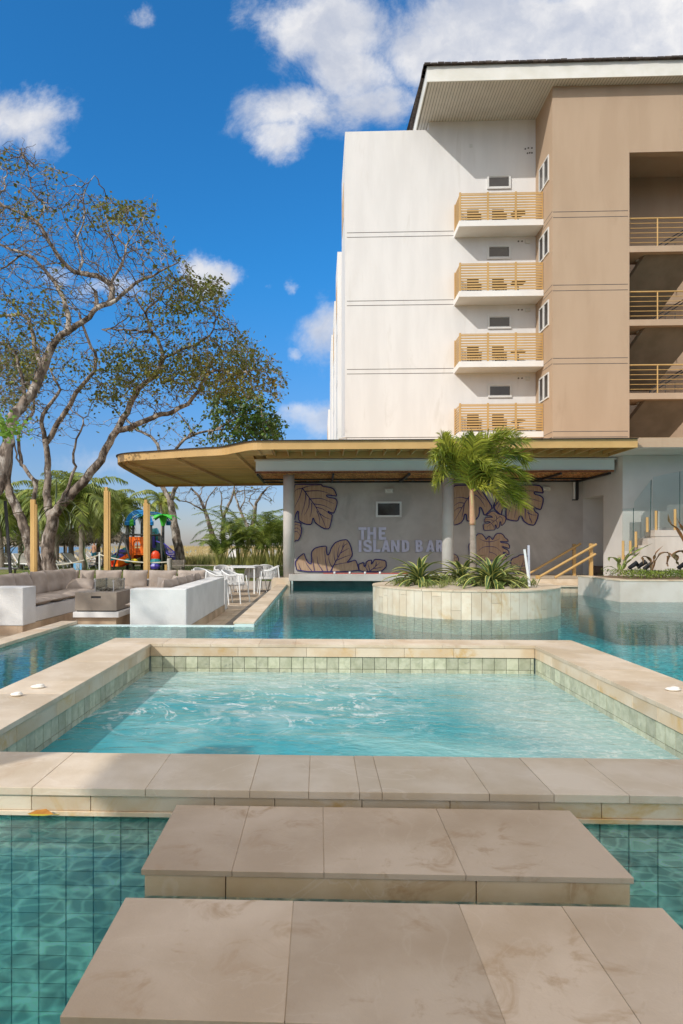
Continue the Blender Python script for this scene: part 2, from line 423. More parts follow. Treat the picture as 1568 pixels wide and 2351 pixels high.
for a, c in run(b, yn, yf, (.5, .7, .4), rr):
    b.box(xl - .06, xl - .008, a + g, c - g, -.035, ZT - .04, rr.random()); b.box(xr + .008, xr + .06, a + g, c - g, -.035, ZT - .04, rr.random())
for a, c in run(b, YN + .06, YF, (.6, .5), rr):
    b.box(XL + e, XL + .06, a + g, c - g, -.02, ZT - .04, rr.random()); b.box(XR - .06, XR - e, a + g, c - g, -.02, ZT - .04, rr.random())
for a, c in run(b, XL + e, XR - e, (.6, .5), rr): b.box(a + g, c - g, YF - .06, YF - e, -.02, ZT - .04, rr.random())
b.build('coping_face', TRAVF, spa, bevel=.003)
# wall core and tiles
b = MB()
b.box(XL + .04, XR - .04, YN + .055, yn - .03, -1.1, ZT - .042); b.box(XL + .04, XR - .04, yf + .05, YF - .04, -1.1, ZT - .042)
b.box(XL + .04, xl - .05, yn - .03, yf + .05, -1.1, ZT - .042); b.box(xr + .05, XR - .04, yn - .03, yf + .05, -1.1, ZT - .042)
b.build('wall_core', mat('tile_joint', (.30, .36, .33), (.36, .41, .37), 8, 3, .9), spa)
b = MB(); b.box(XL + .01, XR - .01, YN + .01, yn - .01, ZT - .037, ZT - .004); b.box(XL + .01, XR - .01, yf + .01, YF - .01, ZT - .037, ZT - .004)
b.box(XL + .01, xl - .01, yn - .01, yf + .01, ZT - .037, ZT - .004); b.box(xr + .01, XR - .01, yn - .01, yf + .01, ZT - .037, ZT - .004); b.build('joint_fill', JOINT, spa)
b = MB(); ts = .146
n = int((xr - xl) / ts) + 1
for i in range(n):
    for k in range(3):
        b.box(xl + i * ts + .003, min(xl + (i + 1) * ts - .003, xr), yf + .022, yf + .052, -.04 - (k + 1) * ts + .003, -.04 - k * ts - .002, rr.random())
n = int((yf - yn) / ts) + 1
for i in range(n):
    for k in range(3):
        for xa, xb in ((xl - .052, xl - .022), (xr + .022, xr + .052)):
            b.box(xa, xb, yn + i * ts + .003, min(yn + (i + 1) * ts - .003, yf + .02), -.04 - (k + 1) * ts + .003, -.04 - k * ts - .002, rr.random())
b.build('waterline_tiles', mat('waterline_tile', (.40, .41, .28), (.52, .52, .38), 14, 8, .55, .003, 70, tone=.2, c3=(.26, .28, .22), s3=12, a3=.58), spa)
b = MB(); tw, thh = .139, .071
i = 0; x = XL + .03
while x < XR - .04:
    for k in range(15):
        b.box(x + .0035, min(x + tw - .0035, XR - .03), YN + .03, YN + .056, -.024 - (k + 1) * thh + .0022, -.024 - k * thh - .0022, rr.random())
    x += tw
b.build('underwater_tiles', BALI, spa)
# stepping slabs
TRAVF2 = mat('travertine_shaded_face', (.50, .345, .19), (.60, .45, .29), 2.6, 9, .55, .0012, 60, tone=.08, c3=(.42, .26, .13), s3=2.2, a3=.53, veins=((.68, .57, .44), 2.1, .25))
def step(y0, y1, cuts, lab, widths, x0=-.69, x1=1.19):
    t = thing('stepping_slab', lab, 'stepping slab', (.25, (y0 + y1) / 2, 0), 'stone stepping slabs in the pool')
    b = MB(); c = [x0] + cuts + [x1]
    for a, d in zip(c, c[1:]): b.box(a + .001, d - .001, y0, y1, .07 - .022, .07 + rr.uniform(-.0008, .0008), rr.random())
    b.build('top_slab', TRAV2, t, bevel=.0015)
    b = MB(); b.box(x0 + .01, x1 - .01, y0 + .01, y1 - .01, .045, .067); b.build('joint_fill', JOINT, t)
    b = MB(); w = x0 + .012
    for a, d in zip(widths, widths[1:]): b.box(a + .002, d - .002, y0 + .004, y0 + .04, -.14, .047, rr.random())
    for s0, s1 in ((x0 + .006, x0 + .04), (x1 - .04, x1 - .006)): b.box(s0, s1, y0 + .042, y1 - .01, -.14, .047, rr.random())
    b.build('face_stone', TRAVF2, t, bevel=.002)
    b = MB(); b.box(x0 + .038, x1 - .038, y0 + .038, y1 - .01, -1.1, .039); b.build('core', GROUT, t)
step(2.51, 3.145, [-.335, .02, .56], 'stone slab in the water touching the front coping of the hot tub', [-.678, -.36, .60, 1.178])
step(1.716, 2.308, [-.09, .49, .845], 'nearest stone slab in the water, at the bottom of the photo', [-.678, -.1, .5, 1.178])
# pebbles on coping, leaf on water
PEB = mat('pebble', (.70, .66, .58), (.80, .76, .68), 14, 4, .6)
for px, py, r, lab in ((38, 1594, .05, 'flat white pebble on the left coping, nearer the camera'), (87, 1576, .062, 'larger white pebble on the left coping, farther from the camera'),
                       (1545, 1582, .062, 'white stone disc on the right coping of the hot tub')):
    c = onZ(px, py, ZT + .012); b = MB(); b.ball((0, 0, 0), (r, r * .75, .016), 14); b.ball((r * .25, 0, .012), (r * .6, r * .5, .01), 12)
    o = b.build('pebble', PEB, smooth=True); o.location = c; tag(o, lab, 'pebble')
c = onZ(92, 1871, .004); b = MB()
L_ = [(-.065, 0, .004), (-.03, .022, .014), (.02, .026, .02), (.07, 0, .004), (.03, -.024, .006), (-.03, -.02, .004), (0, 0, .004)]
b.add(L_, [(0, 6, 1), (1, 6, 2), (2, 6, 3)], .2); b.add(L_, [(3, 6, 4), (4, 6, 5), (5, 6, 0)], .9); b.tube([(.07, 0, .004), (.1, -.008, .008)], .002, 4)
o = b.build('fallen_leaf', mat('autumn_leaf', (.30, .06, .01), (.42, .12, .02), 30, 4, .6, tonemix=(.45, .42, .04))); o.location = c
tag(o, 'red and yellow fallen leaf floating against the hot tub wall', 'leaf')
# ================================================================= round island planter
IC = Vector((3.1, 14.13, 0)); IR = 1.93
isl = thing('round_planter', 'round planter island clad in upright travertine strips, in the pool', 'planter', IC)
b = MB(); n = 66; rr = random.Random(9)
def arcbox(b, r0, r1, a0, a1, z0, z1, tone, k=2):
    for j in range(k):
        p = lerp(a0, a1, j / k); q = lerp(a0, a1, (j + 1) / k)
        vs = [(IC.x + r * math.cos(w), IC.y + r * math.sin(w), z) for z in (z0, z1) for r in (r0, r1) for w in (p, q)]
        b.add(vs, [(0, 1, 3, 2), (4, 6, 7, 5), (2, 3, 7, 6), (1, 0, 4, 5), (0, 2, 6, 4), (3, 1, 5, 7)], tone)
for i in range(n):
    a0 = 2 * math.pi * i / n; a1 = 2 * math.pi * (i + 1) / n
    if rr.random() < .3:
        zz = rr.uniform(.12, .4)
        arcbox(b, IR - .04, IR, a0 + .0015, a1 - .0015, -.3, zz - .002, rr.random()); arcbox(b, IR - .04, IR, a0 + .0015, a1 - .0015, zz + .002, .478, rr.random())
    else: arcbox(b, IR - .04, IR, a0 + .0015, a1 - .0015, -.3, .478, rr.random())
b.build('cladding', mat('strip_travertine', (.62, .50, .36), (.71, .62, .49), 3, 8, .6, .001, 60, tone=.10, c3=(.60, .44, .26), s3=1.6, a3=.53), isl)
b = MB()
for i in range(20): arcbox(b, IR - .36, IR + .012, 2 * math.pi * i / 20 + .002, 2 * math.pi * (i + 1) / 20 - .002, .48, .515, rr.random(), 4)
b.build('rim', TRAV, isl, bevel=.003)
b = MB(); b.lathe((IC.x, IC.y, 0), [(IR - .045, -1.1), (IR - .045, .479)], 48); b.build('core', GROUT, isl)
b = MB(); nr = 16
vs = [(IC.x, IC.y, .58)]; fs = []
for k in range(1, 7):
    for j in range(40):
        w = 2 * math.pi * j / 40; r = (IR - .35) * k / 6
        x, y = IC.x + r * math.cos(w), IC.y + r * math.sin(w)
        vs.append((x, y, .50 + .09 * (1 - (k / 6) ** 2) + .02 * noise.noise(Vector((x * 3, y * 3, 0)))))
for j in range(40): fs.append((0, 1 + j, 1 + (j + 1) % 40))
for k in range(5):
    for j in range(40): a = 1 + k * 40; fs.append((a + j, a + 40 + j, a + 40 + (j + 1) % 40, a + (j + 1) % 40))
b.add(vs, fs); tag(b.build('planter_sand', M_SAND, smooth=True), kind='structure')
# ================================================================= right-hand planter
pl = thing('corner_planter', 'angular pool-side planter faced with large stained travertine panels, at the right', 'planter', (7.4, 16.3, 0))
PX = 7.40; PY = 16.33
b = MB(); rr = random.Random(14)
for x0, x1 in ((PX, 8.98), (8.98, 10.5), (10.5, 12), (12, 13.5)): b.box(x0 + .002, x1 - .002, PY, PY + .04, -.3, .475, rr.random())
for y0, y1 in ((PY + .042, 17.3), (17.3, 18.2), (18.2, 18.95)): b.box(PX, PX + .04, y0, y1 - .003, -.3, .475, rr.random())
b.build('cladding', mat('panel_travertine', (.54, .47, .40), (.62, .56, .50), 1.4, 8, .6, .001, 60, tone=.05, c3=(.56, .42, .28), s3=.9, a3=.55), pl)
b = MB(); b.box(PX - .012, 13.5, PY - .012, PY + .3, .477, .51, .4); b.box(PX - .012, PX + .28, PY + .303, 19., .477, .51, .6); b.build('rim', TRAV, pl, bevel=.003)
b = MB(); b.box(PX + .041, 13.5, PY + .041, 19.0, -1.1, .476); b.build('core', GROUT, pl)
sheet('planter_soil', [(PX + .25, 13.5, PY + .28, 19.0)], .50, M_SOIL)
# ================================================================= bar pavilion
YW = 24.75                                                     # bar back wall
bar = thing('bar_wall', 'grey concrete back wall of the pool bar under the gold roof', 'wall', (4.3, YW, 0))
b = MB(); b.box(-1.2, 9.85, YW, YW + .25, -.6, 4.28); b.build('wall', CONC, bar)
p0, p1 = onY(*Z3(832, 265), YW), onY(*Z3(1054, 400), YW)
w = MB(); t_ = .07
for x0, x1, z0, z1 in ((p0.x, p1.x, p0.z - t_, p0.z), (p0.x, p1.x, p1.z, p1.z + t_), (p0.x, p0.x + t_, p1.z + t_, p0.z - t_), (p1.x - t_, p1.x, p1.z + t_, p0.z - t_)):
    w.box(x0, x1, YW - .05, YW + .01, z0, z1)
wf = w.build('window', FRAME, bar)
w = MB(); w.box(p0.x + t_, p1.x - t_, YW - .02, YW - .003, p1.z + t_, p0.z - t_); w.build('pane', PANE, wf)
# the floor beside it, seat-height ledges
b = MB(); b.box(4.6, 9.85, 21.0, 24.74, -.3, .30); b.box(4.6, 9.85, 20.1, 20.99, -.5, .12); b.box(4.6, 9.85, 20.9, 20.997, .12, .20)
tag(b.build('bar_floor', TRAV), kind='structure')
b = MB(); b.box(-1.1, 4.6, 23.2, 24.74, -1.1, -.5); tag(b.build('sunken_bar_floor', CONCL), kind='structure')
b = MB(); rr = random.Random(2)
for k in range(24): b.box(4.62 + k * .22, 4.62 + k * .22 + .212, 19.73, 19.752, -.5, .12, rr.random())
b.box(4.6, 9.8, 19.68, 20.05, .131, .17); tag(b.build('far_pool_rim', TRAV), kind='structure')
# counter
ct = thing('bar_counter', 'long low concrete bar counter cantilevered over the water', 'bar counter', (2, 22.5, .3))
b = MB(); b.box(-1.02, 5.4, 22.15, 22.95, .17, .395); b.build('counter_slab', CONCL, ct, bevel=.012)
b = MB(); b.box(-.9, 5.3, 22.75, 22.93, -1.1, .169); b.build('base_wall', mat('counter_base', (.12, .16, .15), (.18, .22, .2), 2, 5, .7), ct)
cand = MB(); rr = random.Random(8)
CANDY = mat('red_mat', (.42, .03, .02), (.55, .05, .03), 3, 2, .7)
b = MB(); b.box(.15, 3.1, 22.72, 22.9, .397, .418); o = b.build('bar_mat', CANDY)
tag(o, 'long narrow red rubber bar mat on the concrete counter', 'bar mat')
for k, px in enumerate((474, 606, 739, 868)):
    c = onY(*Z3(px, 873), 22.6); b = MB(); b.lathe((c.x, 22.6, .396), [(.035, 0), (.04, .05), (.036, .075)], 12)
    tag(b.build('glass_bowl', WMETAL, smooth=True), 'small white bowl on the red bar mat, %s' % ('leftmost', 'second from the left', 'third from the left', 'nearest the variegated agave')[k], 'bowl', 'white bowls on the bar counter')
# columns
for k, (px, yb, lab) in enumerate(((663, .27, 'round grey column at the left end of the bar counter'), (1028, .17, 'round grey column standing behind the island agaves, right of the lettering'))):
    c = onY(px, 1300, 22.6); o = MB().lathe((0, 0, 0), [(.195, -.9 if k else 0), (.195, 3.68)], 28).build('column', CONCL, smooth=False)
    for p in o.data.polygons: p.use_smooth = abs(p.normal.z) < .5
    o.location = (c.x, 22.6, yb if not k else .17); tag(o, lab, 'column', 'round columns of the bar')
# roof
rf = thing('bar_roof', 'flat gold metal canopy with a swept curved left end over the pool bar', 'canopy roof', (1, 24, 4.3))
ZR = 4.28
fr_ = smoothpath([(-1.35, 19.8, 0), (-2.0, 19.88, 0), (-2.6, 20.45, 0), (-3.1, 20.95, 0), (-4.0, 21.25, 0), (-5.3, 21.75, 0), (-6.4, 22.15, 0), (-6.95, 22.6, 0), (-7.2, 23.3, 0), (-7.35, 24.4, 0)], 5)
front = [(9.47, 19.8)] + [(p.x, p.y) for p in fr_]
poly = front + [(-8.0, 31.9), (-7.9, 32.1), (.95, 31.2), (.95, 27.8), (9.47, 27.8)]
b = MB(); b.prism(poly, ZR + .19, ZR + .235); b.build('roof_skin', GOLD, rf)
path = [(p[0], p[1]) for p in front] + [(-8.0, 31.9), (.95, 31.1)]
b = MB()
def ribbon(b, path, z0, z1, th, tone=.5):
    P = [Vector((*p, 0)) for p in path]; n = len(P); I = []
    for i in range(n):
        d = (P[min(i + 1, n - 1)] - P[max(i - 1, 0)]).normalized(); I.append(P[i] + Vector((d.y, -d.x, 0)) * -th)
    vs = [(p.x, p.y, z) for z in (z0, z1) for L_ in (P, I) for p in L_]
    for i in range(n - 1):
        a, c = i, i + 1
        b.add([vs[a], vs[c], vs[n + c], vs[n + a], vs[2 * n + a], vs[2 * n + c], vs[3 * n + c], vs[3 * n + a]],
              [(0, 1, 5, 4), (2, 3, 7, 6), (0, 3, 2, 1), (4, 5, 6, 7)] + ([(0, 4, 7, 3)] if i == 0 else []) + ([(1, 2, 6, 5)] if i == n - 2 else []), tone)
ribbon(b, path, ZR, ZR + .26, .03); b.box(9.44, 9.47, 19.83, 27.8, ZR, ZR + .26)
b.build('fascia', GOLD, rf)
b = MB(); ribbon(b, [(x, y - .02) for x, y in front], ZR + .262, ZR + .278, .08); b.build('drip_edge', DARK, rf)
# slats under the left canopy: boards running left-right, clipped to the outline
def xspan(y):
    if y < 19.9: return None
    xs = []
    for i in range(len(path) - 1):
        (xa, ya), (xb, yb) = path[i], path[i + 1]
        if (ya - y) * (yb - y) <= 0 and ya != yb and xb < 0: xs.append(xa + (xb - xa) * (y - ya) / (yb - ya))
    return min(xs) if xs else None
b = MB(); y = 20.0; k = 0; rr = random.Random(4)
while y < 31.8:
    x = xspan(y + .1); x2 = xspan(y)
    if x is not None:
        x = max(x, x2 if x2 is not None else x) + .05
        xe = -2.22 if y < 25 else (.9 if y < 31 else .5)
        if y < 21.8: xe = -1.5
        xx = x
        while xx < xe:
            b.box(xx, min(xx + 2.4, xe) - .005, y, y + .225, ZR + .10 + rr.uniform(0, .012), ZR + .135, rr.random()); xx += 2.4
    y += .24
b.build('soffit_board', GOLDS, rf)
b = MB()
for x0, y0, x1, y1 in ((-6.9, 23.2, -5.9, 31.7), (-4.9, 21.7, -4.1, 31.5), (-2.7, 20.6, -2.45, 31.2)):
    b.bar((x0, y0, ZR + .05), (x1, y1, ZR + .05), .09, .09)
b.build('soffit_beam', GOLDS, rf)
b = MB()
x = -1.9; k = 0
while x < 9.4: b.box(x, x + .035, 19.84, 21.58, ZR + .05, ZR + .185); x += .445
b.build('rafter', GOLD, rf)
b = MB(); b.box(-1.75, 9.43, 21.6, 21.68, ZR - .02, ZR + .185); b.build('rear_beam', GOLD, rf)
b = MB()
for k in range(11): b.box(4.35 + k * .445 + .09, 4.35 + k * .445 + .36, 20.1, 20.45, ZR + .176, ZR + .186)
b.build('skylight_strip', WMETAL, rf)
# beam and reed ceiling
BLUE = mat('pale_blue_render', (.74, .82, .86), (.78, .86, .89), 1, 5, .8)
bm_ = thing('ring_beam', 'pale blue plastered beam carried by the bar columns', 'beam', (4, 22, 4))
b = MB(); b.box(-2.12, 9.75, 21.92, 22.4, 3.87, 4.255); b.box(-2.12, -1.8, 22.41, 25, 3.87, 4.255); b.build('beam', BLUE, bm_, bevel=.01)
b = MB(); b.box(-2.16, 9.8, 21.88, 21.92, 4.2, 4.262); b.build('beam_trim', WHITE, bm_)
rc = thing('reed_ceiling', 'brown reed matting laid as a ceiling under the bar roof', 'ceiling', (4, 23, 3.8))
REED = mat('reed', (.48, .18, .06), (.82, .47, .2), 20, 4, .9, .01, 40, tone=.35)
b = MB(); rr = random.Random(12)
b.box(-2.05, 9.7, 21.86, 24.72, 3.84, 3.86, .1)
for i in range(2600):
    x = rr.uniform(-2.0, 9.6); y = rr.uniform(21.95, 24.6); a = rr.uniform(-.35, .35) + (.9 if rr.random() < .5 else -.9) * 0
    L_ = rr.uniform(.25, .55); z = 3.835 - rr.random() * .03
    b.bar((x, y, z), (x + L_ * math.sin(a + .5), min(y + L_ * math.cos(a + .5), 24.7), z + rr.uniform(-.01, .01)), .014, .012, rr.random())
b.build('reed_mat', REED, rc)
REDW = mat('red_timber', (.16, .045, .02), (.22, .07, .03), 3, 3, .6)
b = MB(); b.tube([(-2.15, 21.9, 3.83), (9.72, 21.9, 3.83)], .032, 8); b.build('edge_pole', REDW, rc)
b = MB()
for x in (-2.1, .45, 3.0, 5.5, 8.0, 9.6): b.box(x, x + .07, 21.98, 24.7, 3.73, 3.80)
b.box(-2.1, 9.7, 24.55, 24.62, 3.735, 3.79); b.box(-2.1, 9.7, 23.6, 23.64, 3.74, 3.79)
b.build('ceiling_joist', DARK, rc)
# wall lamps
EM = mat('lamp_housing', (.62, .62, .58), (.66, .65, .6), 3, 2, .5)
for k, (a, c, zz, lab) in enumerate((((910, 155), (980, 192), Z3, 'emergency light box on the bar wall above the dark window'), ((195, 40), (340, 112), Z8, 'emergency light box high on the bar wall at the right of the palm'))):
    p, q = onY(*zz(*a), YW), onY(*zz(*c), YW); t = thing('emergency_light', lab, 'emergency light', (p.x, YW, q.z), 'emergency lights on the bar wall')
    b = MB(); b.box(p.x, q.x, YW - .08, YW - .001, q.z, p.z); b.build('housing', EM, t, bevel=.01)
    w_ = (q.x - p.x)
    for s in (.2, .8): MB().ball((p.x + w_ * s, YW - .085, (p.z + q.z) / 2), (w_ * .13, .03, w_ * .13), 10).build('lamp_head', WMETAL, t)
# roller blind at the corner
p, q = onY(*Z8(785, 0), 24.6), onY(*Z8(892, 280), 24.6)
t = thing('roller_blind', 'dark rolled-down blind hanging in the right corner of the bar', 'blind', (p.x, 24.6, q.z))
b = MB(); b.box(p.x + .06, q.x - .01, 24.6, 24.62, q.z, 3.73); b.build('blind_cloth', DARK, t)
b = MB(); b.box(p.x, p.x + .06, 24.58, 24.66, q.z, 3.73); b.build('guide_rail', WMETAL, t); b = MB(); b.box(p.x - .02, p.x + .16, 24.57, 24.67, q.z - .04, q.z); b.build('bottom_bar', DARK, t)
# ------------------------------------------------ lettering
def wp(z, x, y, Y=YW): v = onY(*z(x, y), Y); return (v.x, v.z)
LET = {
 'T': [[(680,488),(750,488),(750,512),(728,512),(728,595),(703,595),(703,512),(680,512)]],
 'H': [[(757,488),(782,488),(782,529),(808,529),(808,488),(833,488),(833,591),(808,591),(808,552),(782,552),(782,595),(757,595)]],
 'E': [[(855,488),(920,488),(920,511),(880,511),(880,530),(911,530),(911,551),(880,551),(880,574),(920,574),(920,597),(855,597)]],
 'I': [[(682,600),(707,600),(707,702),(682,702)]],
 'S': [[(795,628),(772,628),(768,618),(757,616),(748,621),(748,630),(757,637),(778,643),(792,654),(797,669),(794,688),(780,701),(757,705),(736,700),(724,686),(722,671),(745,671),(748,681),(758,685),(770,682),(773,673),(768,664),(748,658),(730,649),(723,634),(725,614),(738,600),(757,596),(778,599),(791,611)]],
 'L': [[(808,594),(833,594),(833,680),(872,680),(866,702),(808,702)]],
 'A': [[(878,702),(908,599),(930,599),(955,702),(930,702),(925,682),(907,682),(902,702)], [(912,662),(922,662),(917,636)]],
 'N': [[(962,599),(985,599),(1012,658),(1012,599),(1035,599),(1035,702),(1013,702),(985,643),(985,702),(962,702)]],
 'D': [[(1055,599),(1090,599),(1108,606),(1118,622),(1120,650),(1118,680),(1108,696),(1090,702),(1055,702)], [(1079,620),(1079,681),(1088,679),(1094,670),(1096,650),(1094,630),(1088,622)]],
 'B': [[(1175,599),(1212,599),(1228,606),(1233,622),(1230,638),(1220,647),(1234,657),(1239,674),(1233,693),(1217,702),(1175,702)], [(1199,619),(1199,640),(1208,638),(1211,629),(1207,620)], [(1199,659),(1199,682),(1210,680),(1214,670),(1209,660)]],
 'R': [[(1352,599),(1388,599),(1405,606),(1412,624),(1409,644),(1398,655),(1416,702),(1391,702),(1377,659),(1376,702),(1352,702)], [(1376,619),(1376,641),(1385,639),(1389,630),(1385,620)]],
}
LET['A2'] = [[(x + 385, y) for x, y in l] for l in LET['A']]
LM = mat('letter_metal', (.56, .55, .68), (.62, .61, .74), 3, 3, .45)
NV = mat('navy_edge', (.02, .015, .12), (.03, .02, .15), 5, 2, .5)
sg = thing('wall_lettering', 'raised pale metal letters reading THE ISLAND BAR on the grey wall', 'sign', (2.5, YW, 2))
for k in ('T', 'H', 'E', 'I', 'S', 'L', 'A', 'N', 'D', 'B', 'A2', 'R'):
    b = MB(); b.plate([[wp(Z3, *p) for p in l] for l in LET[k]], YW - .075, YW - .012)
    b.build('letter', LM, sg)
# ------------------------------------------------ monstera leaf cut-outs (timber veneer with navy edge and veins)
WOODV = mat('veneer', (.40, .25, .155), (.52, .36, .24), 6, 5, .6, stretch=(9, 1, .4), tone=.03)
def leaf(z, outline, veins, lab, y=YW, rr=.027):
    c = wp(z, *outline[0]); t = thing('leaf_panel', lab, 'wall decoration', (c[0], YW, c[1]), 'timber monstera leaves on the bar wall')
    P = [wp(z, *p) for p in outline]
    # round the outline a little
    Q = []
    n = len(P)
    for i in range(n):
        a, b_, c_ = Vector(P[i - 1]), Vector(P[i]), Vector(P[(i + 1) % n])
        Q.append(tuple(b_.lerp(a, .18))); Q.append(tuple(b_.lerp(c_, .18)))
    b = MB(); b.plate([Q], y - .04, y - .01); b.build('veneer', WOODV, t)
    b = MB(); pts = [(q[0], y - .043, q[1]) for q in Q] + [(Q[0][0], y - .043, Q[0][1])]
    b.tube(pts, rr, 4, tone=.2)
    o1 = b.build('navy_edge', NV, t)
    b = MB()
    for v in veins:
        w_ = rr * (1.0 if len(v) > 4 else .75)
        pts = smoothpath([(wp(z, *p)[0], y - .042, wp(z, *p)[1]) for p in v], 4)
        k = len(pts); b.tube(pts, [w_ * (1 - .7 * i / (k - 1)) for i in range(k)], 4)
    b.build('vein', NV, t)
leaf(Z3, [(118,118),(200,116),(300,116),(362,118),(368,134),(440,145),(470,160),(495,218),(470,217),(400,206),(412,228),(485,240),(497,270),(490,310),(470,366),(440,362),(414,346),(425,368),(455,378),(447,430),(430,500),(390,503),(350,482),(305,448),(287,398),(275,466),(220,462),(165,432),(160,390),(160,340),(140,370),(128,425),(118,425)],
     [[(195,150),(260,240),(310,310),(370,420),(400,500)],[(195,150),(150,160),(122,185)],[(195,150),(260,130),(350,126)],[(215,178),(310,172),(380,180),(460,212)],[(262,243),(360,240),(470,285)],[(290,285),(380,300),(450,335)],[(310,315),(370,330),(425,368)],[(195,150),(170,230),(125,320)],[(225,195),(215,280),(185,385)],[(255,240),(250,310),(212,385)],[(275,275),(275,340),(262,400)],[(320,345),(340,400),(345,460)],[(345,370),(390,400),(440,420)]],
     'large timber monstera leaf at the top left of the bar wall')
leaf(Z3, [(118,436),(185,452),(180,480),(190,500),(186,540),(175,575),(158,603),(140,600),(118,625)],
     [[(122,470),(150,465),(180,480)],[(122,500),(150,495),(182,520)],[(122,530),(150,525),(175,560)]], 'narrow leaf sliver low behind the left column of the bar wall')
leaf(Z3, [(130,792),(160,750),(210,710),(222,750),(240,790),(268,808),(276,780),(272,705),(300,670),(350,655),(405,650),(402,690),(412,735),(430,715),(445,665),(480,620),(530,600),(578,594),(600,620),(618,665),(630,728),(605,765),(578,795),(620,782),(655,770),(672,810),(685,872),(150,872)],
     [[(440,868),(480,790),(520,720),(555,650),(585,628)],[(465,815),(540,800),(610,790)],[(490,775),(560,745),(620,725)],[(520,715),(560,690),(600,668)],[(545,665),(548,640),(552,620)],[(480,785),(470,740),(470,690)],[(500,745),(505,690),(520,640)],[(455,840),(430,790),(420,740)],[(410,865),(395,770),(385,690)],[(370,865),(330,800),(322,740)],[(300,865),(290,800),(285,745)],[(275,865),(240,820),(218,780)],[(185,865),(170,830),(160,800)]],
     'large lobed timber leaf at the bottom left of the bar wall')
leaf(Z3, [(690,872),(678,812),(700,800),(727,790),(728,825),(742,828),(748,790),(765,776),(797,771),(790,812),(806,790),(822,764),(870,768),(918,778),(922,830),(900,850),(875,872)],
     [[(780,868),(830,825),(870,790)],[(805,845),(850,840),(890,830)],[(760,865),(745,840),(735,815)],[(830,825),(835,800),(835,785)],[(780,868),(770,830),(762,800)]], 'small timber leaf under the word ISLAND on the bar wall')
leaf(Z4, [(395,560),(420,540),(560,538),(640,560),(700,650),(760,745),(722,785),(685,822),(672,780),(655,745),(638,740),(640,790),(628,830),(600,860),(560,868),(525,868),(522,820),(512,800),(500,815),(495,850),(475,880),(440,898),(395,908)],
     [[(560,620),(500,710),(460,780),(408,870)],[(560,620),(620,640),(670,700),(690,740)],[(530,665),(470,650),(405,660)],[(505,705),(450,700),(405,730)],[(480,745),(440,750),(405,780)],[(540,650),(545,740),(540,840)],[(500,715),(490,780),(480,830)],[(600,560),(640,620),(700,680)]],
     'large timber leaf on the bar wall just right of the second column')
leaf(Z4, [(765,748),(800,640),(900,560),(1000,538),(1190,540),(1215,570),(1226,612),(1190,606),(1135,600),(1150,625),(1190,632),(1224,655),(1222,700),(1202,765),(1170,755),(1132,740),(1150,785),(1180,800),(1170,850),(1142,908),(1090,900),(1045,870),(1025,820),(1005,825),(990,870),(930,862),(885,848),(882,790),(885,748),(862,745),(848,770),(838,815)],
     [[(765,748),(860,640),(960,600),(1060,700),(1100,840)],[(960,600),(1080,590),(1190,600)],[(1000,640),(1100,660),(1200,690)],[(1040,680),(1110,720),(1160,745)],[(960,610),(930,720),(900,820)],[(990,630),(980,720),(960,840)],[(1060,740),(1060,800),(1060,850)],[(1080,790),(1120,810),(1165,815)],[(860,640),(830,700),(800,760)],[(1100,840),(1115,870),(1120,890)]],
     'largest timber leaf on the bar wall, partly hidden by the palm crown')
leaf(Z4, [(762,775),(790,785),(812,805),(850,812),(875,825),(884,850),(872,885),(840,915),(834,870),(824,880),(822,925),(800,940),(790,900),(782,910),(785,950),(735,952),(680,957),(674,895),(715,890),(745,880),(722,872),(682,878),(690,838),(725,832),(765,836),(740,818),(700,822),(725,795)],
     [[(830,825),(780,865),(730,905),(705,925)],[(800,850),(790,820),(765,790)],[(770,870),(740,855),(700,850)],[(830,825),(850,850),(845,890)],[(790,860),(805,890),(808,925)],[(750,890),(770,920),(775,945)]],
     'small holed timber leaf hanging between two larger leaves on the bar wall', rr=.017)
leaf(Z4, [(560,1230),(540,1110),(545,1075),(600,1060),(604,1010),(628,983),(662,985),(690,1015),(700,1042),(712,1020),(728,1003),(745,1020),(762,1042),(775,1010),(800,982),(835,980),(862,998),(870,1018),(900,1040),(903,1060),(830,1053),(835,1066),(900,1072),(916,1095),(915,1122),(848,1098),(852,1112),(908,1138),(912,1182),(860,1150),(856,1162),(895,1200),(880,1225)],
     [[(728,1005),(728,1060),(728,1130),(725,1220)],[(728,1100),(790,1110),(840,1150)],[(728,1100),(670,1110),(620,1150)],[(728,1060),(780,1050),(825,1030)],[(728,1060),(680,1050),(640,1030)],[(728,1150),(780,1170),(830,1215)]],
     'symmetrical butterfly-shaped timber leaf above the right-hand agave', rr=.02)
leaf(Z4, [(925,1240),(940,1210),(990,1195),(1005,1180),(1045,1175),(1088,1195),(1090,1290),(1086,1372),(1030,1375),(990,1345),(955,1338),(935,1300)],
     [[(1000,1340),(1030,1270),(1060,1200)],[(1025,1285),(1060,1270),(1080,1240)],[(1020,1300),(980,1270),(950,1250)],[(1010,1320),(1050,1330),(1075,1350)]], 'low timber leaf behind the pale stakes on the bar wall', rr=.02)
leaf(Z4, [(395,1165),(430,1180),(450,1215),(440,1250),(395,1255)], [[(400,1210),(420,1205),(440,1200)]], 'leaf tip low beside the second column on the bar wall', rr=.018)
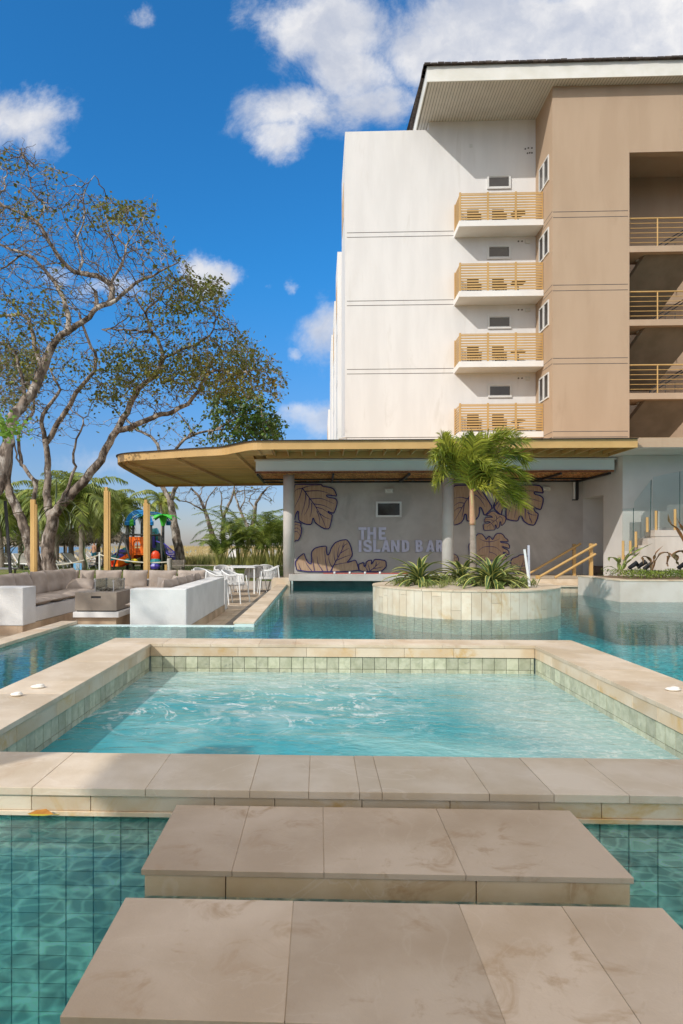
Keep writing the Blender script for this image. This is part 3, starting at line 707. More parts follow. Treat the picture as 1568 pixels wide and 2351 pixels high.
# ================================================================= hotel tower
tw = thing('hotel_tower', 'tall white and tan hotel block with slatted balconies and an overhanging roof', 'building', (9, 28, 0))
YT = 28.0; YB = 26.0; XT = 1.12; XC = 9.17; XO = 12.136
b = MB()
b.box(XT, 4.67, YT, YT + 4, -.3, 19.08); b.box(4.671, 9.4, YT, YT + 4, -.3, 19.53)
b.build('white_wall', WHITE, tw)
b = MB()
b.box(XC, XO, YB, YT - .001, -.3 + 4.6, 19.45); b.box(XO + .001, 22, YB, YB + .3, 16.75, 19.45)
b.build('tan_wall', TAN, tw)
# long side of the block running away: fins and recesses
b = MB()
for y0, y1, x, z in ((32.01, 39.4, 1.36, 17.7), (39.41, 43.2, 1.12, 19.1), (43.21, 47.3, 1.3, 17.7), (47.31, 52, 1.12, 19.1), (52.01, 58, 1.0, 18.2), (58.01, 66, 1.12, 17.9), (66.01, 74, .95, 15.2), (74.01, 82, .7, 12.6)):
    b.box(x, 9, y0, y1, -.3, z)
b.build('side_wall', WHITE, tw)
b = MB()
for y0, y1, z0, z1, x in ((29.4, 31.4, 16.1, 17.7, XT), (40.2, 42.4, 15.7, 17.7, 1.12), (48.5, 51, 15.4, 17.6, 1.12), (67.5, 72, 12.3, 13.9, .95)):
    MB().box(x - .012, x + .2, y0, y1, z0, z1).build('side_opening', GOLDS, tw)
b = MB()
def gbox(*c): MB().box(*c).build('joint', GROOVE, tw)
def groove(xa, xb, y, z): gbox(xa, xb, y - .004, y + .002, z - .012, z + .012)
for k in range(4):
    z = 14.755 - 2.92 * k
    groove(1.2, 5.72, YT, z); groove(1.2, 5.72, YT, z - .195)
    groove(XC + .02, XO - .06, YB, 14.475 - 2.874 * k); groove(XC + .02, XO - .06, YB, 14.475 - .22 - 2.874 * k)
    for zz in (14.52 - 2.89 * k, 14.52 - .21 - 2.89 * k): gbox(XC - .003, XC + .004, YB + .02, YT - .9, zz - .012, zz + .012)
for y0, x in ((32.6, 1.36), (40, 1.12), (44, 1.3), (48, 1.12)):
    for k in range(4):
        for dz in (0, .2): gbox(x - .004, x + .01, y0 - .5, y0 + 1.6, 14.3 - dz - 2.92 * k, 14.33 - dz - 2.92 * k)
# roof
rt = MB(); ZS = 19.42; SBACK = mat('soffit_backing', (.22, .20, .17), (.26, .24, .2), 2, 3, .8)
rt.box(4.24, 24, 25.6, 36, ZS, ZS + .03)
soff = MB(); x = 4.3
SOFM = mat('soffit', (.62, .59, .53), (.66, .63, .57), 2, 3, .6)
while x < 15.5: soff.box(x, x + .097, 25.62, 34, ZS - .012, ZS - .001, .5); x += .12
roof = rt.build('roof', SBACK, tw); soff.build('soffit', SOFM, roof)
b = MB(); b.box(4.2, 24, 25.55, 25.6, ZS - .02, ZS + .58); b.box(4.2, 4.24, 25.6, 36, ZS - .02, ZS + .58); b.build('fascia', mat('fascia_paint', (.70, .68, .60), (.78, .76, .70), 1.2, 7, .7), roof)
b = MB(); TILE = mat('roof_tile', (.05, .038, .032), (.09, .07, .06), 4, 4, .8, tone=.3); rr = random.Random(31)
b.add([(4.1, 25.45, ZS + .6), (24, 25.45, ZS + .6), (24, 36, ZS + 2.2), (4.1, 36, ZS + 2.2)], [(0, 1, 2, 3)], .3)
x = 4.08
while x < 15.6: b.box(x, x + .24, 25.42 + rr.uniform(-.015, .015), 26.2, ZS + .582, ZS + .64 + rr.uniform(-.012, .012), rr.random()); x += .26
y = 25.5
while y < 35: b.box(4.06 + rr.uniform(-.015, .015), 4.4, y, y + .24, ZS + .582 , ZS + .64 + rr.uniform(-.012, .012), rr.random()); y += .26
b.build('roof_tiles', TILE, roof)
# small windows on the white wall, with the sliding doors in the tan side face
def win(xa, xb, za, zb, k):
    f = MB(); t = .075
    for a, c, d, e in ((xa, xb, zb - t, zb), (xa, xb, za, za + t), (xa, xa + t, za + t, zb - t), (xb - t, xb, za + t, zb - t)): f.box(a, c, YT - .06, YT + .01, d, e)
    for a, c, d, e in ((xa + t, xb - t, zb - t - .03, zb - t), (xa + t, xb - t, za + t, za + t + .03)): f.box(a, c, YT - .035, YT - .005, d, e)
    fo = f.build('window', FRAME, tw); g = MB(); g.box(xa + t, xb - t, YT - .02, YT - .004, za + t + .03, zb - t - .03); g.build('pane', PANE, fo)
for k, (xp, yt_, yb_) in enumerate(((1118, 403, 434), (1118, 563, 595), (1119, 724, 755), (1120, 882, 913))):
    p, q = onY(xp, yt_, YT), onY(xp + 54, yb_, YT); win(p.x, q.x, q.z, p.z, k)
for k, (yt_, yb_) in enumerate(((378, 437), (540, 600), (703, 763), (866, 925))):
    z1 = 16.97 - k * 2.89; z0 = 15.95 - k * 2.89
    f = MB()
    for ya, yb2 in ((26.38, 26.93), (26.97, 27.5)):
        for c in ((ya, yb2, z1 - .06, z1), (ya, yb2, z0, z0 + .06), (ya, ya + .06, z0 + .06, z1 - .06), (yb2 - .06, yb2, z0 + .06, z1 - .06)):
            f.box(XC - .04, XC + .01, *c)
    fo = f.build('side_window', FRAME, tw); g = MB()
    for ya, yb2 in ((26.44, 26.87), (27.03, 27.44)): g.box(XC - .02, XC - .004, ya, yb2, z0 + .06, z1 - .06)
    g.build('pane', PANE, fo)
# balconies
WSL = mat('balcony_slab', (.74, .71, .67), (.79, .77, .73), 1, 6, .8)
for k in range(4):
    dz = -2.885 * k
    s = MB(); s.box(5.745, 9.165, 27.0, YT - .001, 14.46 + dz, 14.70 + dz)
    so = s.build('balcony', WSL, tw, bevel=.006)
    r = MB(); zt = 15.85 + dz; zb_ = 14.74 + dz; ya = 27.06
    for i in range(10):
        z = zb_ + .03 + i * .108
        r.box(5.79, 9.14, ya, ya + .022, z, z + .062); r.box(5.77, 5.792, ya + .03, YT - .01, z, z + .062)
    r.build('slat', GOLD, so)
    r = MB()
    for x in (5.765, 6.90, 8.03, 9.12): r.box(x, x + .07 if x < 9 else x + .03, ya - .018, ya + .05, 14.70 + dz, zt + (.03 if x < 9 else 0))
    r.box(5.75, 5.80, YT - .06, YT - .012, 14.7 + dz, zt); r.box(5.8, 9.15, ya - .012, ya - .001, zt - .035, zt - .005)
    r.build('post', GOLD, so)
for k in range(4):
    c = onY(1216, 547 + 161 * k, YT) if k else None
    if k:
        b = MB(); z = 14.25 - 2.9 * (k - 1); b.box(8.72, 8.93, YT - .06, YT - .002, z - .08, z + .08); b.build('vent_box', EM, tw, bevel=.01)
        for x in (8.45, 8.6): MB().tube([(x, YT - .012, z + .02), (x, YT + .01, z + .02)], .035, 10).build('pipe_hole', GROOVE, tw)
b = MB()
for x, y in ((1206, 342), (1213, 340), (1221, 340), (1211, 352), (1216, 351), (1221, 351)):
    c = onY(x, y, YT); MB().tube([(c.x, YT - .012, c.z), (c.x, YT + .01, c.z)], .035, 10).build('pipe_hole', GROOVE, tw)
c = onY(1081, 335, YT); b = MB(); b.box(c.x - .06, c.x + .06, YT - .02, YT + .01, c.z - .07, c.z + .07); b.build('junction_box', EM, tw)
# balcony furniture: dark wicker chairs and round tables
WICK = mat('dark_wicker', (.025, .022, .02), (.04, .035, .03), 20, 3, .8)
def bchair():
    t = thing('balcony_chair', 'x', 'chair', (0, 0, 0), 'dark chairs on the balconies')
    b = MB(); b.box(-.24, .24, -.24, .24, .38, .44); b.build('seat', WICK, t)
    b = MB(); b.box(-.24, .24, .2, .25, .44, .86); b.build('backrest', WICK, t)
    for x in (-.21, .21):
        for y in (-.21, .21): q = MB(); q.box(x - .015, x + .015, y - .015, y + .015, 0, .38); q.build('leg', DARK, t)
    return t
def btable():
    t = thing('balcony_table', 'x', 'table', (0, 0, 0), 'low round tables on the balconies')
    b = MB(); b.lathe((0, 0, .5), [(.3, 0), (.3, .03)], 16); b.build('tabletop', WICK, t)
    b = MB(); b.tube([(0, 0, 0), (0, 0, .5)], .03, 8); b.build('leg', DARK, t); return t
ch0 = bchair(); tb0 = btable(); first = [True, True]
fl = ['top', 'second-highest', 'third-highest', 'lowest visible']
for k in range(4):
    for j, x in enumerate((6.5, 7.55)):
        o = ch0 if first[0] else copy_tree(ch0); first[0] = False
        o.location = (x, 27.62, 14.702 - 2.885 * k); o['label'] = 'dark wicker chair behind the slats of the %s balcony, %s' % (fl[k], 'nearer its open left end' if j == 0 else 'nearer the tan wall')
    o = tb0 if first[1] else copy_tree(tb0); first[1] = False
    o.location = (8.3, 27.55, 14.702 - 2.885 * k); o['label'] = 'low round table on the %s balcony' % fl[k]
# stairwell opening on the right: landings, railings, flights
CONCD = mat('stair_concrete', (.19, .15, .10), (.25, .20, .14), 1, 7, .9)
b = MB()
b.box(XO, 22, 28.6, 28.8, 4, 19.4); b.box(XO - .3, XO, YT, 28.6, 4, 19.4); b.box(XO + .002, 22, YB + .3, 28.6, 17.2, 17.4)
b.build('stair_back_wall', TAN, tw)
for k in range(4):
    z = 13.09 - 2.875 * k
    if k < 3:
        s = MB(); s.box(XO + .002, 22, YB - .002, YB + .25, z - .24, z); s.box(XO + .002, 22, YB + .251, 27.2, z - .22, z - .005); lo = s.build('landing', TAN, tw)
        l = MB(); l.box(XO + .62, XO + .86, YB + .62, YB + .8, z - .30, z - .221); l.build('ceiling_lamp', EM, lo, bevel=.02)
    # flight going back-up to the right
    s = MB(); zc_ = z - .23; A_ = [(XO + .75, 26.3, zc_), (XO + 3.0, 26.3, zc_), (XO + 2.1, 28.55, zc_ - 1.95), (XO - .05, 28.55, zc_ - 1.95)]
    s.add(A_ + [(x, y, q + .2) for x, y, q in A_], [(3, 2, 1, 0), (4, 5, 6, 7), (0, 1, 5, 4), (1, 2, 6, 5), (2, 3, 7, 6), (3, 0, 4, 7)])
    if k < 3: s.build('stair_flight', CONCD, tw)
    if k < 4:
        s = MB(); zt = z + 1.12
        s.tube([(XO, YB + .1, zt), (22, YB + .1, zt)], .03, 8)
        for i in range(5): s.tube([(XO, YB + .1, zt - .19 * (i + 1)), (22, YB + .1, zt - .19 * (i + 1))], .013, 6)
        for x in (XO + 1.13, XO + 2.4, XO + 3.6): s.tube([(x, YB + .1, z), (x, YB + .1, zt)], .026, 8)
        s.build('railing', GOLD, tw)
        s = MB()
        for dx, h in ((0, 0), (.12, .1)):
            s.tube(smoothpath([(XO + 1.45 + dx, 27.6, z + .02), (XO + 1.6 + dx, 27.6, z + .45 - h), (XO + 1.9 + dx, 27.6, z + .72 - h), (XO + 3.2, 27.6, z + 1.5 - h)], 4), .025, 6)
            s.tube([(XO + .0, 27.9, z + .75 - h), (XO + .62 + dx, 27.9, z + .6 - h), (XO + .72 + dx, 27.9, z + .4), (XO + .72 + dx, 27.9, z)], .022, 6)
        for x in (2.2, 2.6): s.tube([(XO + x, 27.6, z), (XO + x, 27.6, z + .8)], .015, 5)
        s.build('handrail', DARK, tw)
s = MB()
for x in (XO + .32, XO + .62): s.bar((x, 28.45, 12), (x, 28.45, 16.9), .04)
for i in range(13): s.bar((XO + .32, 28.45, 12.2 + i * .37), (XO + .62, 28.45, 12.2 + i * .37), .03)
s.build('ladder', DARK, tw)
# security camera
c = onY(*zc(940, 360, .408)(165, 2265), YT); t = thing('security_camera', 'small white camera at the foot of the white tower corner', 'camera', (c.x, YT, c.z))
b = MB(); b.tube([(c.x + .1, YT, c.z + .05), (c.x, YT - .15, c.z)], .02, 6); b.build('bracket', WMETAL, t); b = MB(); b.bar((c.x + .04, YT - .2, c.z), (c.x - .2, YT - .35, c.z - .1), .09); b.build('camera_body', WMETAL, t, bevel=.01)
t = thing('shadow_post', 'tall square white post added outside the left edge, unseen, for its shadow', 'post', (-5.6, 0, -.3))
b = MB(); b.box(-5.78, -5.44, -.16, .16, -.25, 4.7); b.build('shaft', WHITE, t); b = MB(); b.box(-5.9, -5.32, -.28, .28, -.3, -.251); b.build('foot_plate', DARK, t)  # unseen post, added to throw a shadow band over the near-left coping
# ================================================================= lower right: terrace slab, walls, glass, steps
tr_ = thing('terrace_block', 'low plastered building with doorway and projecting terrace slab at the right', 'building', (10, 21.5, 0))
XS = 9.85; YF2 = 21.56
LGR = mat('pale_render', (.60, .575, .54), (.66, .635, .60), .7, 8, .85, .0015, 60, c3=(.55, .52, .49), s3=.5, a3=.55)
b = MB(); b.box(XS, 12.15, YF2, YF2 + .3, -.3, 4.29); b.box(XS, XS + .3, YF2 + .301, 23.0, -.3, 4.29); b.box(XS, XS + .3, 23.001, YW + .3, 3.13, 4.29)
b.box(XS + .31, XS + .9, 23.0, 23.05, -.3, 3.2); b.box(XS + .85, XS + .9, 23.05, YW, -.3, 3.2); b.box(XS, XS + .9, YW + .001, YW + .3, -.3, 4.29)
b.box(XS + .31, XS + .84, 23.06, YW, 3.131, 3.2)
b.box(12.7, 22, YF2 + 2.2, YF2 + 2.4, 0, 4.29)
b.build('wall', LGR, tr_)
b = MB(); b.box(9.5, 22, 19.95, 28.5, 4.31, 4.60); b.build('terrace_slab', TAN, tr_)
b = MB(); b.box(9.5, 22, 19.97, 24, 4.295, 4.309); b.build('slab_soffit', LGR, tr_)
b = MB(); b.box(XS + .3, XS + .84, 24.3, 24.7, .305, .62); b.build('threshold_step', mat('dark_timber', (.13, .085, .06), (.19, .13, .1), 2, 4, .7, stretch=(1, 1, 8)), tr_)
b = MB(); b.box(12.151, 12.27, YF2 - .06, YF2 + .1, 1.8, 3.95); b.box(12.271, 16, YF2 - .06, YF2 + .1, 3.83, 3.95); b.build('door_frame', GOLD, tr_)
b = MB(); b.box(12.28, 16, YF2 + .02, YF2 + .04, 1.8, 3.82); b.build('door_glass', PANE, tr_)
# raised steps
st = thing('stone_steps', 'pale stone stair rising to the right behind the planter', 'steps', (9, 19.5, 0))
b = MB(); rr = random.Random(77)
def sx(px, Y): return onY(px, 1256, Y).x
Ys = 20.9
cuts = [(1417, 1424, 1266), (1424, 1471, 1280), (1455, 1471, 1280)]
prof = [(1418, 1267), (1424, 1281), (1458, 1281), (1471, 1251), (1487, 1236), (1505, 1217)]
lv = [(sx(1417, YF2), sx(1470, Ys), 1.32 - 12 * Ys / 1500 - .1), (sx(1470, Ys) + .003, sx(1487, Ys), 1.32 + 4 * Ys / 1500), (sx(1487, Ys) + .003, sx(1504, Ys), 1.32 + 20 * Ys / 1500)]
for x0, x1, z in lv: b.box(x0, x1, Ys, YF2 - .01, -.3, z, rr.random())
xa = sx(1504, Ys) + .003; zt = onY(1504, 1217, Ys).z
x = xa
while x < 14:
    b.box(x, x + 1.1, Ys, YF2 - .1, -.3, zt - .2, rr.random()); b.box(x + .1, x + 1.3, Ys - .012, YF2 - .07, zt - .197, zt, rr.random()) if x > 20 else None; x += 1.104
b.box(xa - .02, 14.2, Ys - .015, YF2 - .07, zt - .197, zt, .7)
b.build('step_block', mat('step_stone', (.52, .45, .38), (.60, .53, .465), 1, 8, .6, .001, 60, tone=.09, stretch=(3, 1, .6)), st)
# glass balustrade with gold posts
gm, nt, out = newmat('clear_glass')
g1 = NN(nt, 'ShaderNodeBsdfTransparent'); g1.inputs[0].default_value = (.90, .93, .92, 1); g2 = NN(nt, 'ShaderNodeBsdfGlossy'); g2.inputs['Roughness'].default_value = .02
fz = NN(nt, 'ShaderNodeFresnel'); fz.inputs[0].default_value = 1.5; mx = NN(nt, 'ShaderNodeMixShader'); k_ = mth(nt, 'MULTIPLY', fz.outputs[0], .7)
nt.links.new(k_, mx.inputs[0]); nt.links.new(g1.outputs[0], mx.inputs[1]); nt.links.new(g2.outputs[0], mx.inputs[2]); nt.links.new(mx.outputs[0], out.inputs[0])
GLASS = gm
GEDGE = mat('glass_edge', (.03, .07, .06), (.04, .09, .08), 3, 2, .2)
bl = thing('glass_balustrade', 'frameless clear glass balustrade on short gold posts climbing the stone steps', 'balustrade', (9.5, 21.1, .8))
Yg = 21.12
def gp(x, y, Y=Yg): v = onY(*Z7(x, y), Y); return (v.x, v.z)
for pl_ in ([(215, 1030), (375, 1022), (368, 1640), (215, 1640)], [(385, 935), (628, 615), (615, 1340), (385, 1540)], [(655, 572), (1040, 497), (1040, 1300), (650, 1312)], [(1056, 495), (1400, 470), (1400, 1300), (1056, 1300)]):
    P = [gp(*p) for p in pl_]; b = MB(); b.plate([P], Yg, Yg + .015); b.build('glass_panel', GLASS, bl)
    b = MB(); b.bar((P[1][0], Yg + .008, P[1][1]), (P[2][0], Yg + .008, P[2][1]), .016, .02); b.build('glass_edge', GEDGE, bl)
for x0, y0, y1 in ((207, 1490, 1735), (310, 1490, 1650), (390, 1360, 1560), (553, 1155, 1345), (678, 1062, 1335), (950, 1038, 1330), (1095, 1020, 1330)):
    a = gp(x0, y0); c = gp(x0, y1); b = MB(); b.tube([(a[0], Yg - .08, a[1]), (a[0], Yg - .08, c[1] - .05)], .04, 12); po = b.build('gold_post', GOLD, bl)
    b = MB()
    for zz in (a[1] - .12, c[1] + .08): b.tube([(a[0], Yg - .05, zz), (a[0] + .09, Yg + .03, zz)], .016, 6)
    b.build('clamp', mat('brass', (.45, .33, .16), (.5, .38, .2), 4, 2, .3, metal=.8), po)
# handrails
hr = thing('stair_handrail', 'gold tube handrails sloping up beside the bar floor on square posts', 'handrail', (8.5, 21.5, .3))
def hp(x, y, Y): v = onY(*Z8(x, y), Y); return v
for a, c, Y, nm in (((0 - 80, 1710), (925, 1128), 23.6, 'rail'), ((130, 1765), (1225, 1140), 21.3, 'rail'), ((430, 1780), (1210, 1325), 21.3, 'rail')):
    b = MB(); b.tube([hp(*a, Y), hp(*c, Y)], .04, 10); b.build('rail', GOLD, hr)
for x, y0, Y in ((1137, 1125, 21.36), (812, 1135, 23.66)):
    t0 = hp(x, y0, Y); b = MB(); b.box(t0.x - .05, t0.x + .05, Y + .02, Y + .11, .3, t0.z); b.build('post', GOLD, hr)
t0 = hp(105, 1735, 21.3); b = MB(); b.box(t0.x - .06, t0.x + .05, 21.26, 21.36, .3, t0.z); b.build('foot', GOLD, hr)
# unseen canopy added behind the photographer, shaped to shade the near steps
cn = thing('shade_caster', 'unseen white canopy added behind the camera to shade the near slabs', 'canopy', (-5, -4.6, 0))
b = MB(); b.box(-7.06, -2.3, -4.9, -2.15, 6.0, 6.14); b.build('caster_slab', WHITE, cn)
for x in (-6.8, -2.6): b = MB(); b.box(x - .1, x + .1, -4.8, -4.6, -.3, 6.0); b.build('post', WHITE, cn)
# ================================================================= sunken lounge
SKIRT = mat('stone_skirt', (.42, .29, .19), (.55, .42, .29), 2, 7, .7, tone=.12)
lw = thing('lounge_wall', 'white stuccoed wall block on a stone skirt closing the left side of the lounge', 'wall', (-5.6, 11.8, -.3), 'stuccoed walls round the lounge')
b = MB(); b.box(-9.5, -5.4, 11.75, 12.3, -.12, .58); b.box(-9.0, -5.45, 12.301, 16.7, -.12, .17); b.build('wall', STUCCO, lw, bevel=.015)
b = MB(); rr = random.Random(41)
x = -9.5
while x < -5.42: b.box(x, min(x + .4, -5.415) - .004, 11.765, 11.8, -.3, -.123, rr.random()); x += .4
y = 11.8
while y < 16.6: b.box(-5.47, -5.43, y, y + .396, -.3, -.123, rr.random()); y += .4
b.build('stone_skirt', SKIRT, lw)
rw = thing('lounge_wall', 'white stuccoed wall block with flat top at the right end of the lounge, nearest the pool', 'wall', (-3, 11.5, -.3), 'stuccoed walls round the lounge')
rx0 = onY(298, 1400, 11.55).x; rx1 = onY(428, 1400, 11.55).x
b = MB(); b.prism([(rx0, 11.55), (rx1, 11.55), (rx1, 16.2), (rx1 - .36, 16.2), (rx1 - .36, 11.9), (rx0, 11.9)], -.12, .575); b.build('wall', STUCCO, rw, bevel=.015)
b = MB(); y = 11.58
while y < 16.1: b.box(rx1 - .03, rx1 - .01, y, y + .396, -.3, -.123, rr.random()); y += .4
x = rx0
while x < rx1 - .05: b.box(x + .01, min(x + .3, rx1 - .03), 11.565, 11.6, -.3, -.123, rr.random()); x += .3
b.build('stone_skirt', SKIRT, rw)
bw = thing('lounge_bench', 'white built-in bench running across the back of the lounge under the cushions', 'bench', (-5, 16.6, -.3))
b = MB(); b.box(-9, rx1 - .05, 16.71, 17.15, -.3, .48); b.box(-5.4, rx1 - .6, 15.9, 16.70, -.3, .17); b.box(rx0 + .05, rx1 - .37, 11.91, 15.89, -.3, .17); b.build('bench_base', STUCCO, bw, bevel=.012)
def cushion(name, c, sx, sy, sz, rot=(0, 0, 0), seed=0, puff=.5, sq=.0):
    """soft cushion: width sx, depth sy, thickness sz about its centre"""
    b = MB(); n = 10; rs = random.Random(seed); ph = Vector((rs.random() * 9, rs.random() * 9, rs.random() * 9)); vs = []
    for side in (1, -1):
        for j in range(n + 1):
            for i in range(n + 1):
                u = -1 + 2 * i / n; v = -1 + 2 * j / n
                prof = max(0., (1 - abs(u) ** 5) * (1 - abs(v) ** 5)) ** .38
                pin = 1 - .07 * (abs(u) * abs(v)) ** 2 * 0 + .02 * (abs(u * v)) ** 6
                du = -.05 * (1 - abs(v)) * u * abs(u); dv = -.05 * (1 - abs(u)) * v * abs(v)
                p = Vector(((u + du) * sx / 2 * pin, (v + dv) * sy / 2 * pin, side * sz / 2 * (prof * (1 - puff) + puff * prof * (1 - .35 * (u * u + v * v)))))
                w = noise.noise(Vector((u * 1.7, v * 1.7, side * .3)) + ph) * .035 + noise.noise(Vector((u * 5, v * 2.2, side)) + ph) * .016
                p.z += w * min(1., prof * 1.3) * side * .8; p.x += w * .35; vs.append(p)
    k = (n + 1) ** 2; fs = []
    for j in range(n):
        for i in range(n):
            a = j * (n + 1) + i; fs.append((a, a + 1, a + n + 2, a + n + 1)); fs.append((k + a + n + 1, k + a + n + 2, k + a + 1, k + a))
    rim = [i for i in range(n + 1)] + [j * (n + 1) + n for j in range(1, n + 1)] + [n * (n + 1) + i for i in range(n - 1, -1, -1)] + [j * (n + 1) for j in range(n - 1, 0, -1)]
    for a, c_ in zip(rim, rim[1:] + rim[:1]): fs.append((a, k + a, k + c_, c_))
    b.add(vs, fs, rs.random())
    o = b.build(name, FAB, smooth=True); o.location = c; o.rotation_euler = rot
    s = o.modifiers.new('sub', 'SUBSURF'); s.levels = 1; s.render_levels = 1
    return o
# seat cushions, left run then back run
k = 0
for y in (12.78, 13.72, 14.66, 15.55):
    k += 1; o = cushion('seat_cushion', (-5.83, y, .245), .86, .925, .15, seed=k, puff=.12)
    tag(o, 'beige seat cushion on the left bench, %s from the white wall end' % ('first', 'second', 'third', 'fourth')[k - 1], 'cushion', 'beige seat cushions of the lounge')
for x in (-5.2 + .46 * 0, -4.3, -3.4):
    k += 1; o = cushion('seat_cushion', (x + .1, 16.28, .245), .88, .8, .15, seed=k, puff=.12)
    tag(o, 'beige seat cushion on the back bench, %s' % {5: 'left of the fire table', 6: 'behind the glass wind guard', 7: 'behind the right white wall'}[k], 'cushion', 'beige seat cushions of the lounge')
for i, y in enumerate((12.45, 13.35, 14.25, 15.15)):
    o = cushion('seat_cushion', (rx1 - .83, y, .245), .86, .88, .15, seed=80 + i, puff=.12); tag(o, 'beige seat cushion hidden behind the right white wall, %s from the front' % ('first', 'second', 'third', 'fourth')[i], 'cushion', 'beige seat cushions of the lounge')
    o = cushion('back_cushion', (rx1 - .52, y, .50), .44, .86, .22, (0, R(90) + .16, R(3 * i - 4)), seed=90 + i, puff=.6); tag(o, 'beige back cushion leaning on the right white wall, %s from the front' % ('first', 'second', 'third', 'fourth')[i], 'cushion', 'beige back cushions of the lounge')
# back cushions
labs = ['beige back cushion on the left bench nearest the camera', 'crumpled beige back cushion, second along the left bench', 'beige back cushion, third along the left bench', 'beige back cushion, fourth along the left bench', 'beige back cushion at the inner end of the left bench']
for i, (y, tilt) in enumerate(((12.55, .28), (13.35, .42), (14.2, .34), (15.05, .3), (15.9, .22))):
    o = cushion('back_cushion', (-6.16, y, .52), .56, .86, .24, (0, R(90) - tilt * .6, R(-6 + 5 * (i % 3))), seed=20 + i, puff=.6); tag(o, labs[i], 'cushion', 'beige back cushions of the lounge')
xs = [(-6.35, .5), (-5.78, .52), (-5.05, .94), (-4.05, .96), (-3.05, .98), (-2.15, .9)]
labs = ['narrow beige back cushion in the left corner of the lounge', 'beige back cushion just left of the tall post in the middle', 'beige back cushion behind the glass wind guard', 'beige back cushion between the two right posts', 'wide beige back cushion above the right white wall', 'beige back cushion at the right end of the back bench']
xs = [(193, 222, 0), (224, 271, 1), (272, 351, 2), (353, 419, 3), (421, 505, 4), (508, 585, 5)]
YBk = 16.55
for x0, x1, i in [(343, 402, 0), (404, 482, 1), (484, 622, 2), (624, 755, 3), (757, 902, 4), (904, 1050, 5)]:
    a = onY(*Z2(x0, 780), YBk).x; c = onY(*Z2(x1, 780), YBk).x
    o = cushion('back_cushion', ((a + c) / 2, YBk, .48), c - a - .01, .52, .25, (R(80), 0, 0), seed=40 + i, puff=.6); tag(o, labs[i], 'cushion', 'beige back cushions of the lounge')
c = onY(*Z2(408, 820), 15.75); o = cushion('throw_pillow', (c.x, 15.75, .40), .66, .42, .26, (R(25), 0, R(8)), seed=60, puff=.8); tag(o, 'puffy beige pillow lying on the corner seat left of the fire table', 'pillow', 'loose beige pillows of the lounge')
for i, (x, y, z, rz, lab) in enumerate(((872, 800, 14.0, 20, 'loose beige pillow peeping over the right wall, nearest the camera'), (925, 790, 14.9, -15, 'middle loose beige pillow peeping over the right wall'), (975, 775, 15.7, 10, 'loose beige pillow peeping over the right wall, farthest back'))):
    c = onY(*Z2(x, y), z); o = cushion('throw_pillow', (c.x, z, c.z - .12), .62, .5, .26, (R(55), R(10), R(rz)), seed=70 + i, puff=.8); tag(o, lab, 'pillow', 'loose beige pillows of the lounge')
# fire table
ft = thing('fire_table', 'square brown concrete fire table with a cut-out handle, on a white plinth', 'fire table', (-4.1, 12.8, -.3))
CONB = mat('brown_concrete', (.24, .195, .155), (.31, .26, .21), 2, 7, .7, .001, 50, c3=(.20, .16, .125), s3=1.3, a3=.55)
fx0 = onY(172, 1380, 12.3).x; fx1 = fx0 + .80; fy0, fy1 = 12.3, 13.5
b = MB(); h0, h1 = fx0 + .31, fx0 + .50
zb, zt_ = .11, .455
b.box(fx0, fx1, fy0 + .03, fy1, zb, zt_)
b.box(fx0, h0, fy0, fy0 + .029, zb, zt_); b.box(h1, fx1, fy0, fy0 + .029, zb, zt_); b.box(h0 + .001, h1 - .001, fy0, fy0 + .029, zb, .345); b.box(h0 + .001, h1 - .001, fy0, fy0 + .029, .385, zt_)
b.build('body', CONB, ft)
b = MB(); b.box(h0, h1, fy0 + .02, fy0 + .0295, .345, .385); b.build('handle_slot', DARK, ft)
b = MB(); b.box(fx0 - .03, fx1 + .05, fy0 - .03, fy1 + .05, -.02, .085); b.build('plinth', WHITE, ft, bevel=.006)
b = MB(); b.box(fx0 + .04, fx1 - .02, fy0 + .05, fy1, -.3, -.021); b.build('stone_base', SKIRT, ft)
b = MB(); b.box(fx0 + .02, fx1 - .02, fy0 + .05, fy1 - .05, .086, .109); b.build('recess', DARK, ft)
gx0 = onY(*Z2(485, 810), 12.6).x; gx1 = gx0 + .36; gy0, gy1 = 12.6, 13.3; zg = .455
gl = thing('wind_guard', 'clear glass wind guard standing on the brown fire table', 'wind guard', (gx0, gy0, zg))
for x0, x1, y0, y1 in ((gx0, gx1, gy0, gy0 + .008), (gx0, gx1, gy1, gy1 + .008), (gx0, gx0 + .008, gy0 + .01, gy1), (gx1, gx1 + .008, gy0 + .01, gy1)):
    b = MB(); b.box(x0, x1, y0, y1, zg + .01, zg + .24); b.build('glass_panel', GLASS, gl)
for x in (gx0, gx1):
    for y in (gy0, gy1): b = MB(); b.box(x - .004, x + .012, y - .006, y + .008, zg, zg + .2); b.box(x - .014, x + .02, y - .014, y + .016, zg + .19, zg + .225); b.build('corner_clip', mat('steel', (.4, .4, .4), (.5, .5, .5), 3, 2, .3, metal=.8), gl)
b = MB()
for i in range(40): b.ball((rr.uniform(gx0 + .05, gx1 - .05), rr.uniform(gy0 + .1, gy1 - .1), zg + .02), rr.uniform(.02, .035), 6)
tag(b.build('lava_rocks', mat('lava_rock', (.08, .06, .05), (.2, .16, .13), 20, 3, .9)), 'bed of dark lava rocks inside the glass guard', 'lava rocks', kind='stuff')
